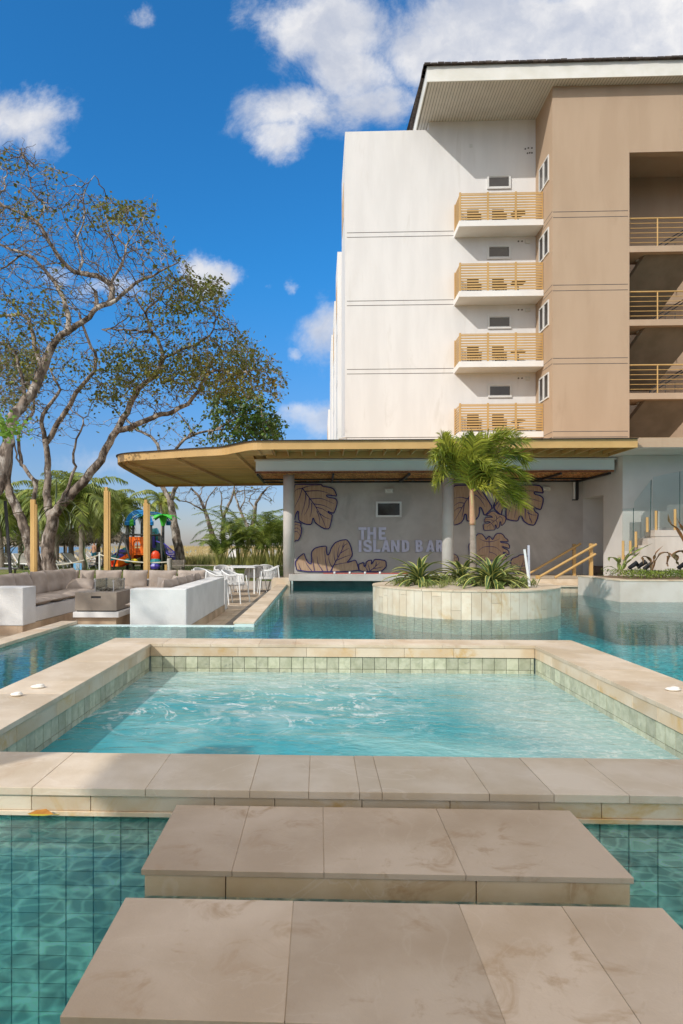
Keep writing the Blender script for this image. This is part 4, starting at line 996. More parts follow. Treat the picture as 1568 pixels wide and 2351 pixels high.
# timber posts
POST = mat('honey_timber', (.50, .30, .095), (.62, .40, .15), 1.2, 6, .6, stretch=(6, 6, .5), c3=(.42, .23, .07), s3=3, a3=.58)
for x0, x1, y0, Y, lab, notch in ((69, 81, 1147, 17.6, 'honey coloured timber post at the left, against the tree trunks', 0), (238, 250, 1118, 17.5, 'tallest honey coloured timber post, in the middle of the lounge back', 1), (329, 341, 1147, 17.5, 'honey coloured timber post at the right, in front of the playground', 1)):
    a = onY(x0, y0, Y); c = onY(x1, y0, Y); t = thing('timber_post', lab, 'post', ((a.x + c.x) / 2, Y, 0), 'timber posts behind the lounge')
    w_ = c.x - a.x; b = MB()
    b.box(a.x, c.x - .02, Y, Y + .1, -.3, a.z - (.10 if notch else 0)); b.box(c.x - .018, c.x + .02, Y + .02, Y + .1, -.3, a.z - .13); 
    if notch: b.box(a.x + .02, c.x - .05, Y + .01, Y + .09, a.z - .0999, a.z + .0)
    b.build('post', POST, t, bevel=.005)
# dining set: rope armchairs
ROPE = mat('grey_rope', (.50, .49, .48), (.60, .59, .57), 20, 3, .85, tone=.1)
def armchair():
    t = thing('rope_armchair', 'x', 'armchair', (0, 0, 0), 'white rope armchairs on the paving')
    for x, y, dx, dy in ((-.27, -.27, -.05, -.05), (.27, -.27, .05, -.05), (-.25, .27, -.05, .05), (.25, .27, .05, .05)):
        b = MB(); b.tube([(x * .9, y * .9, .68 if y < 0 else .8), (x + dx, y + dy, 0)], [.018, .014], 8); b.build('leg', WMETAL, t)
    b = MB(); b.lathe((0, 0, .44), [(.27, 0), (.29, .02), (.29, .05), (.26, .07)], 20); b.build('seat', ROPE, t)
    rim = [Vector((.29 * math.cos(a), .29 * math.sin(a), .70 + .13 * max(0, math.sin(a)))) for a in [R(-35 + 250 * i / 24) for i in range(25)]]
    b = MB(); b.tube(rim, .018, 8); b.build('arm_rail', WMETAL, t)
    for i in range(27):
        b = MB() if i == 0 else b
        a0 = R(-33 + 246 * i / 26); a1 = R(-33 + 246 * (i + (1.3 if i % 2 else -1.3)) / 26)
        p = Vector((.29 * math.cos(a0), .29 * math.sin(a0), .70 + .13 * max(0, math.sin(a0)))); q = Vector((.27 * math.cos(a1), .27 * math.sin(a1), .47))
        tt = Vector((-math.sin(a0), math.cos(a0), 0)) * .030; rd = Vector((math.cos(a0), math.sin(a0), 0)) * .006
        b.add([p - tt - rd, p + tt - rd, q + tt - rd, q - tt - rd, p - tt + rd, p + tt + rd, q + tt + rd, q - tt + rd], [(0, 1, 2, 3), (7, 6, 5, 4), (0, 4, 5, 1), (1, 5, 6, 2), (2, 6, 7, 3), (3, 7, 4, 0)], rr.random())
    b.build('rope_weave', ROPE, t)
    return t
ac = armchair(); SCL = 1.16
spots = [(500, 1388, 90, 18.6, 'white rope armchair nearest the lounge, half hidden by the white wall'), (536, 1384, 75, 18.9, 'white rope armchair in front of the slim white table, facing away'),
         (618, 1356, -80, 22.6, 'white rope armchair at the right of the slim table, in front of the palms'), (585, 1345, 200, 23.6, 'white rope armchair behind the slim table with grey cushion'),
         (610, 1340, 180, 24.4, 'farthest white rope armchair, behind the one at the right of the table'), (470, 1388, 60, 20.2, 'white rope armchair whose back rises just over the right wall'), (515, 1350, 30, 23.2, 'white rope armchair low behind the nearer pair')]
for i, (px, py, rz, Y, lab) in enumerate(spots):
    o = ac if i == 0 else copy_tree(ac); c = onY(px, 1300, Y); o.location = (c.x, Y, -.3); o.rotation_euler = (0, 0, R(rz)); o.scale = (SCL,) * 3; o['label'] = lab
tb = thing('slim_table', 'slim white rectangular table between the rope armchairs', 'table', (-2.7, 22.9, -.3))
a = onY(527, 1300, 22.9); c = onY(588, 1300, 22.9)
b = MB(); b.box(a.x, c.x, 22.5, 23.6, .60, .64); b.box(a.x + .04, c.x - .04, 22.6, 23.5, .645, .66); b.build('tabletop', WMETAL, tb)
for x in (a.x + .03, c.x - .06):
    for y in (22.55, 23.5): b = MB(); b.box(x, x + .05, y, y + .05, -.3, .6); b.build('leg', WMETAL, tb)
tb = thing('long_table', 'long low white table top seen edge-on behind the right wall', 'table', (-4, 20.6, -.3))
a = onY(*Z5(640, 785), 20.6); c = onY(*Z5(1050, 785), 20.6)
b = MB(); b.box(a.x, c.x, 20.4, 21.3, a.z - .05, a.z); b.build('tabletop', WMETAL, tb)
for x in (a.x + .05, c.x - .1):
    for y in (20.45, 21.2): b = MB(); b.box(x, x + .05, y, y + .05, -.3, a.z - .05); b.build('leg', WMETAL, tb)
# ================================================================= planting accessories on the right
for k, px in enumerate(((295, 375, 1870), (420, 500, 1855), (512, 600, 1880), (1000, 1085, 1870))):
    c = onY(*Z7(px[0] + 20, px[2] + 15), 17.9 if k < 3 else 17.6); t = thing('garden_spotlight', ['black garden spotlight nearest the variegated plant', 'black garden spotlight second from the left, tilted up', 'black garden spotlight at the foot of the bronze leaves', 'black garden spotlight at the right edge of the planter'][k], 'spotlight', (c.x, c.y, .5), 'black spotlights in the corner planter')
    b = MB(); b.tube([(c.x - .02, c.y, c.z), (c.x + .14, c.y - .03, c.z + .12), (c.x + .19, c.y - .04, c.z + .155)], [.05, .062, .068], 12); b.build('lamp_body', DARK, t)
    b = MB(); b.tube([(c.x + .06, c.y, .5), (c.x + .05, c.y, c.z + .03)], .012, 6); b.build('spike', DARK, t)
# stakes and marker on the island
for k, (a, c, m_, lab, Y) in enumerate((((1055, 1128), (1102, 1468), WMETAL, 'leaning white stake at the right of the island agaves', 12.95), ((1093, 1090), (1098, 1440), mat('grey_stake', (.42, .44, .5), (.5, .5, .56), 5, 3, .6), 'taller grey stake just behind the white one on the island', 13.15))):
    p, q = onY(*Z4(*a), Y), onY(*Z4(*c), Y); b = MB(); b.bar(p, q, .04, .02); o = b.build('garden_stake', m_); tag(o, lab, 'stake')
# ================================================================= beach and playground
def P6(x, y, Y=37.): return onY(*Z6(x, y), Y)
pg = thing('playground_set', 'colourful playground tower with orange window panel, blue arches, slides and swing frame', 'playground', (-10, 37, 0))
C_OR = mat('orange_plastic', (.85, .16, .01), (.90, .19, .012), 2, 3, .35); C_BL = mat('blue_plastic', (.02, .22, .55), (.025, .26, .62), 2, 3, .35)
C_GR = mat('green_plastic', (.06, .50, .04), (.08, .58, .06), 2, 3, .35); C_PU = mat('violet_plastic', (.06, .05, .32), (.08, .06, .40), 2, 3, .35)
C_RD = mat('red_plastic', (.75, .05, .01), (.80, .07, .012), 2, 3, .35); C_TE = mat('teal_plastic', (.01, .22, .24), (.015, .27, .28), 2, 3, .35); C_YE = mat('yellow_plastic', (.80, .62, .02), (.85, .66, .03), 2, 3, .35)
C_PO = mat('post_paint', (.03, .035, .03), (.05, .05, .045), 2, 3, .5)
def tb_(nm, pts, r, m, n=8, par=pg): b = MB(); b.tube(pts, r, n); return b.build(nm, m, par, smooth=n > 6)
posts = [(350, 480, 1360, 36.2), (460, 490, 1375, 38), (622, 340, 1330, 38.4), (800, 490, 1350, 36.2), (955, 670, 1320, 37), (1033, 520, 1300, 37.5)]
for x, y0, y1, Y in posts:
    a = P6(x, y0, Y); tb_('post', [(a.x, Y, 0), (a.x, Y, a.z)], .075 if x != 955 else .07, C_PO)
for x0, x1, ytop, yb, Y, m in ((345, 800, 235, 480, 36.2, C_BL), (455, 640, 270, 480, 38, C_BL)):
    a, c = P6(x0, yb, Y), P6(x1, yb, Y); top = P6(x0, ytop, Y); cx = (a.x + c.x) / 2; rx = (c.x - a.x) / 2 if x0 == 345 else 1.05; cx = cx if x0 == 345 else a.x + rx
    for dr, mm in ((0, C_BL), (-.08, C_BL), (-.16, C_BL)) if x0 == 345 else ((0, C_BL), (-.10, C_BL)):
        pts = [(cx - (rx + .06 + dr) * math.cos(w), Y, a.z + (top.z - a.z + dr) * math.sin(w)) for w in [math.pi * i / 20 for i in range(21)]]
        tb_('arch', pts, .042, mm)
    for x in (a.x, a.x + 2 * rx): b = MB(); b.lathe((x, Y, a.z - .12), [(.13, 0), (.17, .04), (.13, .08), (.17, .12), (.13, .16), (.17, .2), (.13, .24)], 12); b.build('arch_foot', C_BL, pg)
# orange panel with its arched window
Yp = 36.1; o0, o1 = P6(385, 738, Yp), P6(675, 1085, Yp)
hole = [(P6(x, y, Yp).x, P6(x, y, Yp).z) for x, y in ((480, 955), (480, 880), (492, 850), (515, 833), (540, 828), (562, 833), (582, 850), (594, 880), (594, 955))]
b = MB(); b.plate([[(o0.x, o1.z), (o1.x, o1.z), (o1.x, o0.z), (o0.x, o0.z)], hole], Yp, Yp + .06); pn = b.build('window_panel', C_OR, pg)
b = MB(); m0 = P6(480, 915, Yp); m1 = P6(594, 915, Yp); b.bar((m0.x, Yp + .02, m0.z), (m1.x, Yp + .02, m0.z), .05); m0 = P6(537, 828, Yp); m1 = P6(537, 955, Yp); b.bar((m0.x, Yp + .02, m0.z), (m0.x, Yp + .02, m1.z), .05); b.build('window_bar', C_OR, pn)
b = MB()
for x0, y0, x1, y1 in ((450, 790, 450, 1040), (627, 790, 627, 1040), (425, 1050, 660, 1050), (505, 1000, 580, 1000)): b.bar(P6(x0, y0, Yp - .02), P6(x1, y1, Yp - .02), .06, .04)
b.tube([P6(x, y, Yp - .02) for x, y in ((455, 850), (480, 805), (537, 785), (590, 805), (612, 850), (612, 960))], .03, 6)
b.build('moulding', C_OR, pn)
b = MB()
for c in ((o0.x, o0.x + .12, Yp - .03, Yp - .002, o1.z, o0.z), (o1.x - .1, o1.x, Yp - .03, Yp - .002, o1.z, o0.z), (o0.x, o1.x, Yp - .028, Yp - .001, o1.z, o1.z + .13)): b.box(*c)
b.build('panel_frame', C_OR, pn)
q0, q1 = P6(745, 730, 36.6), P6(888, 1045, 36.6); b = MB(); b.box(q0.x, q1.x, 36.6, 36.66, q1.z, q0.z); b.build('violet_panel', C_PU, pg)
tb_('panel_hoop', [P6(775, 740, 36.5), P6(775, 665, 36.5), P6(850, 658, 36.5), P6(880, 690, 36.5), P6(885, 900, 36.5)], .03, C_PO)
a, c = P6(700, 1048, 37), P6(1030, 1048, 37); b = MB(); b.box(P6(350, 1048, 37).x, c.x, 36.2, 38.4, a.z - .1, a.z); b.build('deck', C_PO, pg)
# slides
def chute(nm, pts, w, m):
    b = MB(); P = smoothpath(pts, 5); n = len(P); vs = []
    prof = [(-1, .28), (-.85, .06), (-.4, 0), (.4, 0), (.85, .06), (1, .28), (1.08, .28), (.9, -.03), (-.9, -.03), (-1.08, .28)]
    for i, p in enumerate(P):
        d = (P[min(i + 1, n - 1)] - P[max(i - 1, 0)]); d.z = 0; d.normalize(); s = Vector((d.y, -d.x, 0))
        for u, h in prof: vs.append(p + s * u * w / 2 + Vector((0, 0, h)))
    k = len(prof); b.add(vs, [(i * k + j, i * k + (j + 1) % k, (i + 1) * k + (j + 1) % k, (i + 1) * k + j) for i in range(n - 1) for j in range(k)] + [tuple(range(k)), tuple((n - 1) * k + j for j in reversed(range(k)))])
    return b.build(nm, m, pg)
chute('red_slide', [P6(600, 1090, 37.3), P6(480, 1130, 36.9), P6(330, 1225, 36.4), P6(230, 1275, 36), P6(140, 1300, 35.6)], .75, C_RD)
chute('orange_slide_end', [P6(430, 1120, 36.0), P6(330, 1200, 35.8), P6(230, 1255, 35.6), P6(130, 1292, 35.4)], .55, C_OR)
tb_('tube_slide', smoothpath([P6(350, 1030, 38.6), P6(270, 1080, 38.4), P6(190, 1140, 38), P6(110, 1200, 37.6), P6(30, 1250, 37.4)], 4), .34, C_TE, 12)
tb_('violet_tube', smoothpath([P6(262, 1084, 38.3), P6(210, 1122, 38.0), P6(150, 1170, 37.7)], 4), .36, C_PU, 12)
tb_('teal_tube', [P6(820, 760, 38.8), P6(940, 740, 38.8)], .55, C_TE, 14); tb_('teal_pipe', [P6(985, 750, 38), P6(985, 1040, 38)], .11, C_TE)
b = MB(); b.lathe(P6(900, 1330, 37.2) , [(.1, 0), (.55, .3), (.7, 1.0), (.45, 1.5), (.1, 1.6)], 10); b.build('climbing_dome', mat('dark_green_plastic', (.01, .06, .05), (.015, .08, .07), 2, 3, .5), pg)
b = MB(); c = P6(885, 1110, 36); b.ball((c.x, 36, c.z), (.28, .1, .32), 10); b.build('spinner', C_RD, pg, smooth=True)
b = MB(); c = P6(885, 1210, 36); b.ball((c.x, 36, c.z), (.3, .12, .26), 8); b.build('stepping_pod', C_TE, pg); b = MB(); c = P6(880, 1300, 36); b.ball((c.x, 36, c.z), (.3, .2, .2), 8); b.build('stepping_pod', C_PU, pg)
# stair with violet railing
for Y in (36.3, 37.3):
    tb_('stair_rail', [P6(890, 820, Y), P6(1050, 870, Y), P6(1250, 1030, Y), P6(1260, 1200, Y)], .035, C_PU)
    tb_('stair_rail', [P6(1050, 1010, Y), P6(1255, 1180, Y)], .035, C_PU)
    for i in range(11): tb_('baluster', [P6(1050 + 20 * i, 868 + 16.5 * i, Y), P6(1050 + 20 * i, 1012 + 16.5 * i, Y)], .018, C_PU, 5)
for i in range(6): b = MB(); p = P6(1060 + 36 * i, 1045 + 40 * i, 36.3); b.box(p.x, p.x + .3, 36.3, 37.3, max(0, p.z - .06), max(.06, p.z)); b.build('stair_tread', C_PO, pg)
# green palm topper
c = P6(1033, 420, 37.5); b = MB(); b.lathe((c.x, 37.5, P6(1033, 530, 37.5).z), [(.1, 0), (.16, .2), (.26, .55), (.34, .68)], 12); b.build('topper_cone', C_GR, pg)
for k in range(6):
    w = k * math.pi / 3 + .2; b = MB(); o_ = Vector((c.x, 37.5, c.z + .12)); d = Vector((math.cos(w), math.sin(w), 0)); s = Vector((-d.y, d.x, 0)); vs = []
    for u, h, wd_ in ((0, 0, .12), (.35, .17, .2), (.65, .12, .17), (.98, -.08, .03)):
        for sg_, dz in ((-1, -.02), (1, -.02), (1, .03), (-1, .03)): vs.append(o_ + d * u + s * sg_ * wd_ + Vector((0, 0, h + dz)))
    b.add(vs, [(i * 4 + j, i * 4 + (j + 1) % 4, i * 4 + 4 + (j + 1) % 4, i * 4 + 4 + j) for i in range(3) for j in range(4)] + [(3, 2, 1, 0), (12, 13, 14, 15)]); b.build('topper_leaf', C_GR, pg)
for x, y, Y in ((590, 320, 38.3), (405, 440, 36.3), (405, 490, 36.3)): c = P6(x, y, Y); b = MB(); b.ball((c.x, Y, c.z), (.2, .15, .16), 8); b.build('green_knob', C_GR, pg)
# swing
sw = thing('swing_frame', 'dark steel swing frame in front of the orange panel', 'swing', (-11, 35, 0))
Ys = 35.5
f0 = P6(255, 690, Ys); f1 = P6(670, 710, Ys)
for x, yb in ((65, 1385), (475, 1385)):
    q = P6(x, yb, Ys - (.6 if x == 65 else .4)); tb_('leg', [(q.x, q.y, .0), (f0.x, Ys, f0.z)], .055, C_PO, 8, sw)
for dy, dx in ((-.7, 1.2), (.9, 1.0)): tb_('leg', [(f1.x + .9 + .3, Ys + dy, 0), (f1.x + .9, Ys, f1.z)], .055, C_PO, 8, sw)
tb_('top_bar', [f0, (f1.x + .9, Ys, f1.z)], .055, C_PO, 8, sw)
q = P6(170, 1045, Ys); q2 = P6(370, 1045, Ys); tb_('cross_bar', [q, q2], .035, C_PO, 8, sw)
for x, m, nm in ((478, C_YE, 'yellow_seat'), (362, C_TE, 'grey_seat')):
    c = P6(x, 1200, Ys); b = MB(); b.ball((c.x, Ys, c.z), (.22, .18, .13), 10); so_ = b.build('swing_seat', m, sw, smooth=True)
    for dx in (-.15, .15): b = MB(); b.tube([(c.x + dx, Ys, c.z + .05), (c.x + dx, Ys, f0.z - .05)], .009, 4); b.build('chain', DARK, so_)
# ================================================================= palapa umbrellas
def palapa():
    t = thing('thatch_umbrella', 'x', 'thatch umbrella', (0, 0, 0), 'thatched umbrellas on the beach')
    b = MB(); rs = random.Random(5); RR = 1.75; H = 1.15
    for k, (r0, z0, r1, z1) in enumerate(((.06, 1.0, .75, .72), (.6, .86, 1.25, .40), (1.1, .55, RR, -.02))):
        n = 26
        b.add([(r * math.cos(2 * math.pi * j / n), r * math.sin(2 * math.pi * j / n), 2.05 + z) for r, z in ((r0, z0), (r1, z1)) for j in range(n)], [(j, (j + 1) % n, n + (j + 1) % n, n + j) for j in range(n)], .4)
        for i in range(150 + 60 * k):
            w = rs.uniform(0, 6.283); r = lerp(r0, r1, rs.random() ** .6); f = (r - r0) / (r1 - r0); z = lerp(z0, z1, f); L_ = rs.uniform(.3, .55); s = rs.uniform(.04, .1)
            sl = (z1 - z0) / (r1 - r0)
            d = Vector((math.cos(w), math.sin(w), sl)).normalized(); p = Vector((r * math.cos(w), r * math.sin(w), 2.09 + z + rs.uniform(0, .04))); q = p + d * L_ + Vector((0, 0, -rs.uniform(.0, .12))); t_ = Vector((-d.y, d.x, 0)) * s
            b.add([p - t_, p + t_, q + t_ * .6, q - t_ * .6], [(0, 1, 2, 3)], rs.random())
    for i in range(260):
        w = rs.uniform(0, 6.283); r = RR + rs.uniform(-.12, .06); p = Vector((r * math.cos(w), r * math.sin(w), 2.06 + rs.uniform(-.05, .1))); q = p + Vector((math.cos(w) * .05, math.sin(w) * .05, -rs.uniform(.15, .38))); t_ = Vector((-math.sin(w), math.cos(w), 0)) * rs.uniform(.03, .06)
        b.add([p - t_, p + t_, q + t_ * .5, q - t_ * .5], [(0, 1, 2, 3)], rs.random())
    b.lathe((0, 0, 3.0), [(.16, 0), (.12, .12), (.05, .2)], 8, .3)
    b.build('thatch_roof', THATCH, t); b = MB(); b.tube([(0, 0, 0), (0, 0, 3.0)], .08, 8); b.build('pole', PALMBARK, t); return t
pa = palapa()
for i, (px, ytop, Y, lab) in enumerate(((236, 1203, 43, 'thatched umbrella right of the big tree trunk, partly behind the agave leaves'), (295 - 10, 1205, 47, 'thatched umbrella behind the middle timber post, the shirtless man in front'), (160, 1215, 45, 'thatched umbrella right of the thick trunk, behind the hanging leaves'), (62, 1213, 46, 'thatched umbrella between the leaning trunk and the left timber post'), (0, 1213, 44, 'thatched umbrella cut by the left edge of the photo'), (110, 1222, 54, 'small thatched umbrella farther back behind the thick trunk'))):
    o = pa if i == 0 else copy_tree(pa); px = {0: 190, 1: 243, 2: 148, 3: 55, 4: -3, 5: 100}[i]
    c = onY(px, ytop, Y); s = (c.z + .01) / 3.2; o.location = (c.x, Y, -.01); o.scale = (s * (1.12 + .05 * (i % 3)), s * 1.15, s); o.rotation_euler = (0, 0, i * 1.1); o['label'] = ['thatched umbrella just right of the thick tree trunk, behind the hanging strap leaves', 'thatched umbrella directly left of and behind the middle timber post', 'thatched umbrella mostly hidden by the thick tree trunk', 'thatched umbrella between the leaning trunk and the black pole', 'thatched umbrella cut off by the left edge of the photo', 'small thatched umbrella farthest back behind the thick trunk'][i]
# loungers on the beach
def lounger():
    t = thing('beach_lounger', 'x', 'lounger', (0, 0, 0), 'white loungers on the beach')
    for x in (-.3, .3):
        b = MB(); b.bar((x, -.95, .32), (x, .45, .32), .045); b.bar((x, .35, .32), (x, .95, .85), .045); b.build('side_rail', WMETAL, t)
    b = MB(); b.box(-.28, .28, -.93, .42, .33, .35); b.build('bed', mat('lounger_sling', (.62, .58, .50), (.7, .66, .6), 3, 3, .8), t)
    b = MB(); b.add([(-.28, .42, .36), (.28, .42, .36), (.28, .95, .86), (-.28, .95, .86), (-.28, .44, .34), (.28, .44, .34), (.28, .97, .84), (-.28, .97, .84)], [(0, 1, 2, 3), (7, 6, 5, 4), (0, 4, 5, 1), (3, 2, 6, 7), (0, 3, 7, 4), (1, 5, 6, 2)]); b.build('backrest', MATS['lounger_sling'], t)
    for x in (-.3, .3):
        for y in (-.8, .4): b = MB(); b.bar((x, y, 0), (x, y + .12, .32), .04); b.build('leg', WMETAL, t)
    return t
lo = lounger(); rr = random.Random(55)
lx = [(28, 38), (46, 39), (63, 37.5), (88, 41), (152, 38.5), (164, 40), (176, 42), (186, 39), (258, 45), (268, 46), (10, 40), (205, 48), (300, 50), (225, 50)]
for i, (px, Y) in enumerate(lx):
    o = lo if i == 0 else copy_tree(lo); o.location = (onY(px, 1300, Y).x, Y, -.005 if Y > 46 else .002); o.rotation_euler = (0, 0, R(rr.uniform(40, 130))); o.scale = (1.1,) * 3
    o['label'] = 'white beach lounger on the sand among the thatched umbrellas and palm trunks'
# shirtless man walking on the sand
SK = mat('skin', (.42, .22, .13), (.48, .26, .16), 6, 3, .6)
def skinned(name, V, E_, Rr, m, parent=None, loc=(0, 0, 0)):
    me = bpy.data.meshes.new(name); me.from_pydata([tuple(Vector(v)) for v in V], E_, []); me.materials.append(m)
    o = bpy.data.objects.new(name, me); COL.objects.link(o); o.modifiers.new('skin', 'SKIN')
    me.skin_vertices.new() if not me.skin_vertices else None
    for i, r in enumerate(Rr): me.skin_vertices[0].data[i].radius = (r, r) if not isinstance(r, tuple) else r; me.skin_vertices[0].data[i].use_root = i == 0
    s = o.modifiers.new('sub', 'SUBSURF'); s.levels = 1; s.render_levels = 2
    dg = bpy.context.evaluated_depsgraph_get(); nm = bpy.data.meshes.new_from_object(o.evaluated_get(dg)); nm.materials.clear(); nm.materials.append(m)
    for p in nm.polygons: p.use_smooth = True
    o.modifiers.clear(); o.data = nm; o.location = loc
    if parent is not None: o.parent = parent; o.location = (0, 0, 0)
    return o
V = [(0, 0, .95), (0, 0, 1.12), (0, -.01, 1.32), (0, 0, 1.45), (0, .0, 1.54), (0, .01, 1.64), (0, .01, 1.74),
     (-.19, 0, 1.42), (-.27, .05, 1.18), (-.24, -.12, .96), (-.24, -.2, .86), (.19, 0, 1.42), (.27, -.03, 1.17), (.27, .08, .95), (.27, .14, .86),
     (-.10, 0, .88), (-.11, -.16, .50), (-.11, -.08, .09), (-.11, -.22, .04), (.10, 0, .88), (.11, .12, .50), (.11, .34, .14), (.11, .22, .05)]
E_ = [(0, 1), (1, 2), (2, 3), (3, 4), (4, 5), (5, 6), (2, 7), (7, 8), (8, 9), (9, 10), (2, 11), (11, 12), (12, 13), (13, 14), (0, 15), (15, 16), (16, 17), (17, 18), (0, 19), (19, 20), (20, 21), (21, 22)]
Rr = [(.15, .11), (.14, .10), (.17, .11), (.09, .08), .055, .085, .075, .07, .05, .038, .04, .07, .05, .038, .04, .10, .065, .045, .035, .10, .065, .045, .035]
man = skinned('person', V, E_, Rr, SK); c = onY(216, 1270, 50); man.location = (c.x, 50, -.01); man.rotation_euler = (0, 0, R(150))
tag(man, 'shirtless man in teal shorts walking away between the thatched umbrellas', 'person')
V2 = [(0, 0, .98), (-.10, 0, .88), (-.115, -.13, .58), (.10, 0, .88), (.115, .09, .58)]
sh_ = skinned('shorts', V2, [(0, 1), (1, 2), (0, 3), (3, 4)], [(.17, .13), .13, .105, .13, .105], mat('teal_cloth', (.02, .14, .20), (.03, .18, .25), 5, 3, .9), man)
b = MB(); b.ball((0, .03, 1.72), (.105, .11, .11), 12); hr_ = b.build('hair', mat('dark_hair', (.02, .012, .008), (.03, .02, .012), 9, 2, .7)); hr_.parent = man
# rope fence with white posts and signs
ROP = mat('old_rope', (.50, .45, .36), (.6, .55, .45), 10, 3, .9)
fe = thing('rope_fence', 'low rope fence swagging between pale posts in front of the lawn', 'fence', (-8, 30, 0))
fp = [(100, 1292, 33), (229, 1268, 33), (389, 1284, 29.5)]
prev = None
for px, pyt, Y in fp:
    c = onY(px, pyt, Y); b = MB(); b.tube([(c.x, Y, 0), (c.x, Y, c.z)], .055, 10); px == 389 or b.build('post', WMETAL, fe)
    if prev is not None:
        b = MB(); pts = []
        for i in range(13):
            f = i / 12; p = prev.lerp(Vector((c.x, Y, c.z - .12)), f); p.z -= .28 * 4 * f * (1 - f) * .6; pts.append(p)
        b.tube(pts, .03, 6); b.build('rope', ROP, fe)
    prev = Vector((c.x, Y, c.z - .12))
sb = thing('lawn_sign', 'small blue and white sign on a short post by the rope fence', 'sign', (-9, 31, 0))
a, c = onY(*Z9(1022, 1475), 31.5), onY(*Z9(1135, 1565), 31.5)
b = MB(); b.box(a.x, c.x, 31.5, 31.54, c.z, a.z); b.build('sign_board', mat('sign_blue', (.16, .42, .70), (.19, .46, .74), 3, 3, .5), sb)
b = MB(); b.box(lerp(a.x, c.x, .3), lerp(a.x, c.x, .75), 31.485, 31.497, c.z + .03, a.z - .02); b.build('sign_face', mat('sign_grey', (.3, .36, .42), (.4, .45, .5), 12, 4, .5), sb)
b = MB(); x = lerp(a.x, c.x, .48); b.box(x - .03, x + .03, 31.5, 31.53, 0, c.z); b.build('post', WMETAL, sb)
for k, (px, py, Y) in enumerate(((253, 1268, 42), (332 - 2, 1270, 45))):
    c = onY(px if k == 0 else 258, py, Y); b = MB(); b.tube([(0, 0, 0), (0, 0, c.z)], .08, 10); o = b.build('bollard', WMETAL); o.location = (c.x, Y, 0); tag(o, ['white bollard on the sand left of the middle timber post', 'farther white bollard right beside the middle timber post'][k], 'bollard')
# slatted lawn chair
t = thing('lawn_chair', 'weathered grey slatted lawn chair seen from behind, beside the tree', 'chair', (-5, 31, 0))
a, c = P6(1195, 1175, 30), P6(1395, 1365, 30)
WG = mat('weathered_wood', (.20, .17, .14), (.30, .26, .22), 4, 5, .8, tone=.15)
b = MB()
for i in range(9): z = lerp(c.z, a.z, i / 9); b.box(a.x, c.x, 30, 30.03, z, z + (a.z - c.z) / 9 - .015, random.random())
b.build('backrest', WG, t); 
for x in (a.x - .1, c.x + .02): b = MB(); b.box(x, x + .08, 29.4, 30.1, c.z + .1, c.z + .14); b.build('armrest', WG, t); b = MB(); b.box(x, x + .08, 29.45, 29.55, 0, c.z + .1); b.build('leg', WG, t); b = MB(); b.box(x, x + .08, 30.0, 30.08, 0, a.z); b.build('leg', WG, t)
b = MB(); b.box(a.x, c.x, 29.4, 29.99, c.z - .12, c.z - .08); b.build('seat', WG, t)
c = P6(1155, 1160, 29.5); b = MB(); b.lathe((0, 0, 0), [(.12, 0), (.12, c.z), (.1, c.z + .02)], 12); o = b.build('stone_bollard', CONCL); o.location = (c.x, 29.5, 0); tag(o, 'grey stone bollard left of the slatted lawn chair', 'bollard')
c = P6(1083, 1270, 27); b = MB(); b.box(-.05, .05, 0, .08, 0, c.z); o = b.build('short_post', POST); o.location = (c.x, 27, 0); tag(o, 'short yellow timber post in front of the lawn chair', 'post')
# bin and black pole at the left
c = onY(8, 1335, 21); b = MB(); b.lathe((c.x, 21, .0), [(.20, -.3), (.26, .32), (.28, .36)], 16); t = thing('waste_bin', 'dark waste bin with grey lid at the left edge', 'bin', (c.x, 21, 0)); b.build('bin_body', DARK, t)
b = MB(); b.box(c.x - .36, c.x + .36, 20.7, 21.3, .60, .64); b.build('lid', mat('grey_lid', (.25, .25, .26), (.3, .3, .31), 3, 3, .5), t); b = MB(); b.box(c.x - .3, c.x - .26, 21.2, 21.24, .3, .6); b.box(c.x + .26, c.x + .3, 21.2, 21.24, .3, .6); b.build('lid_bracket', DARK, t)
b = MB(); p, q = onY(12, 1150, 20), onY(26, 1345, 20); b.bar(q, p, .075); o = b.build('black_pole', DARK); tag(o, 'slim black metal pole leaning slightly beside the waste bin', 'pole')
# low fence and sign beyond the hedge
b = MB(); a = onY(522, 1262, 60)
t = thing('picket_fence', 'distant low fence of white pickets beyond the hedge', 'fence', (a.x, 60, 0))
for i in range(11):
    b = MB(); x = a.x + i * .75 + random.uniform(-.15, .15); b.box(x, x + .14, 60, 60.1, 0, 1.05 + random.uniform(-.1, .15)); b.build('picket', WMETAL, t)
c = onY(538, 1268, 58); b = MB(); b.box(-.5, .5, 0, .1, .2, 1.15); b.box(-.05, .05, .02, .08, 0, .2); o = b.build('blank_board', WMETAL); o.location = (c.x, 58, 0); tag(o, 'white board standing in the dry grass at the left end of the pickets', 'board')
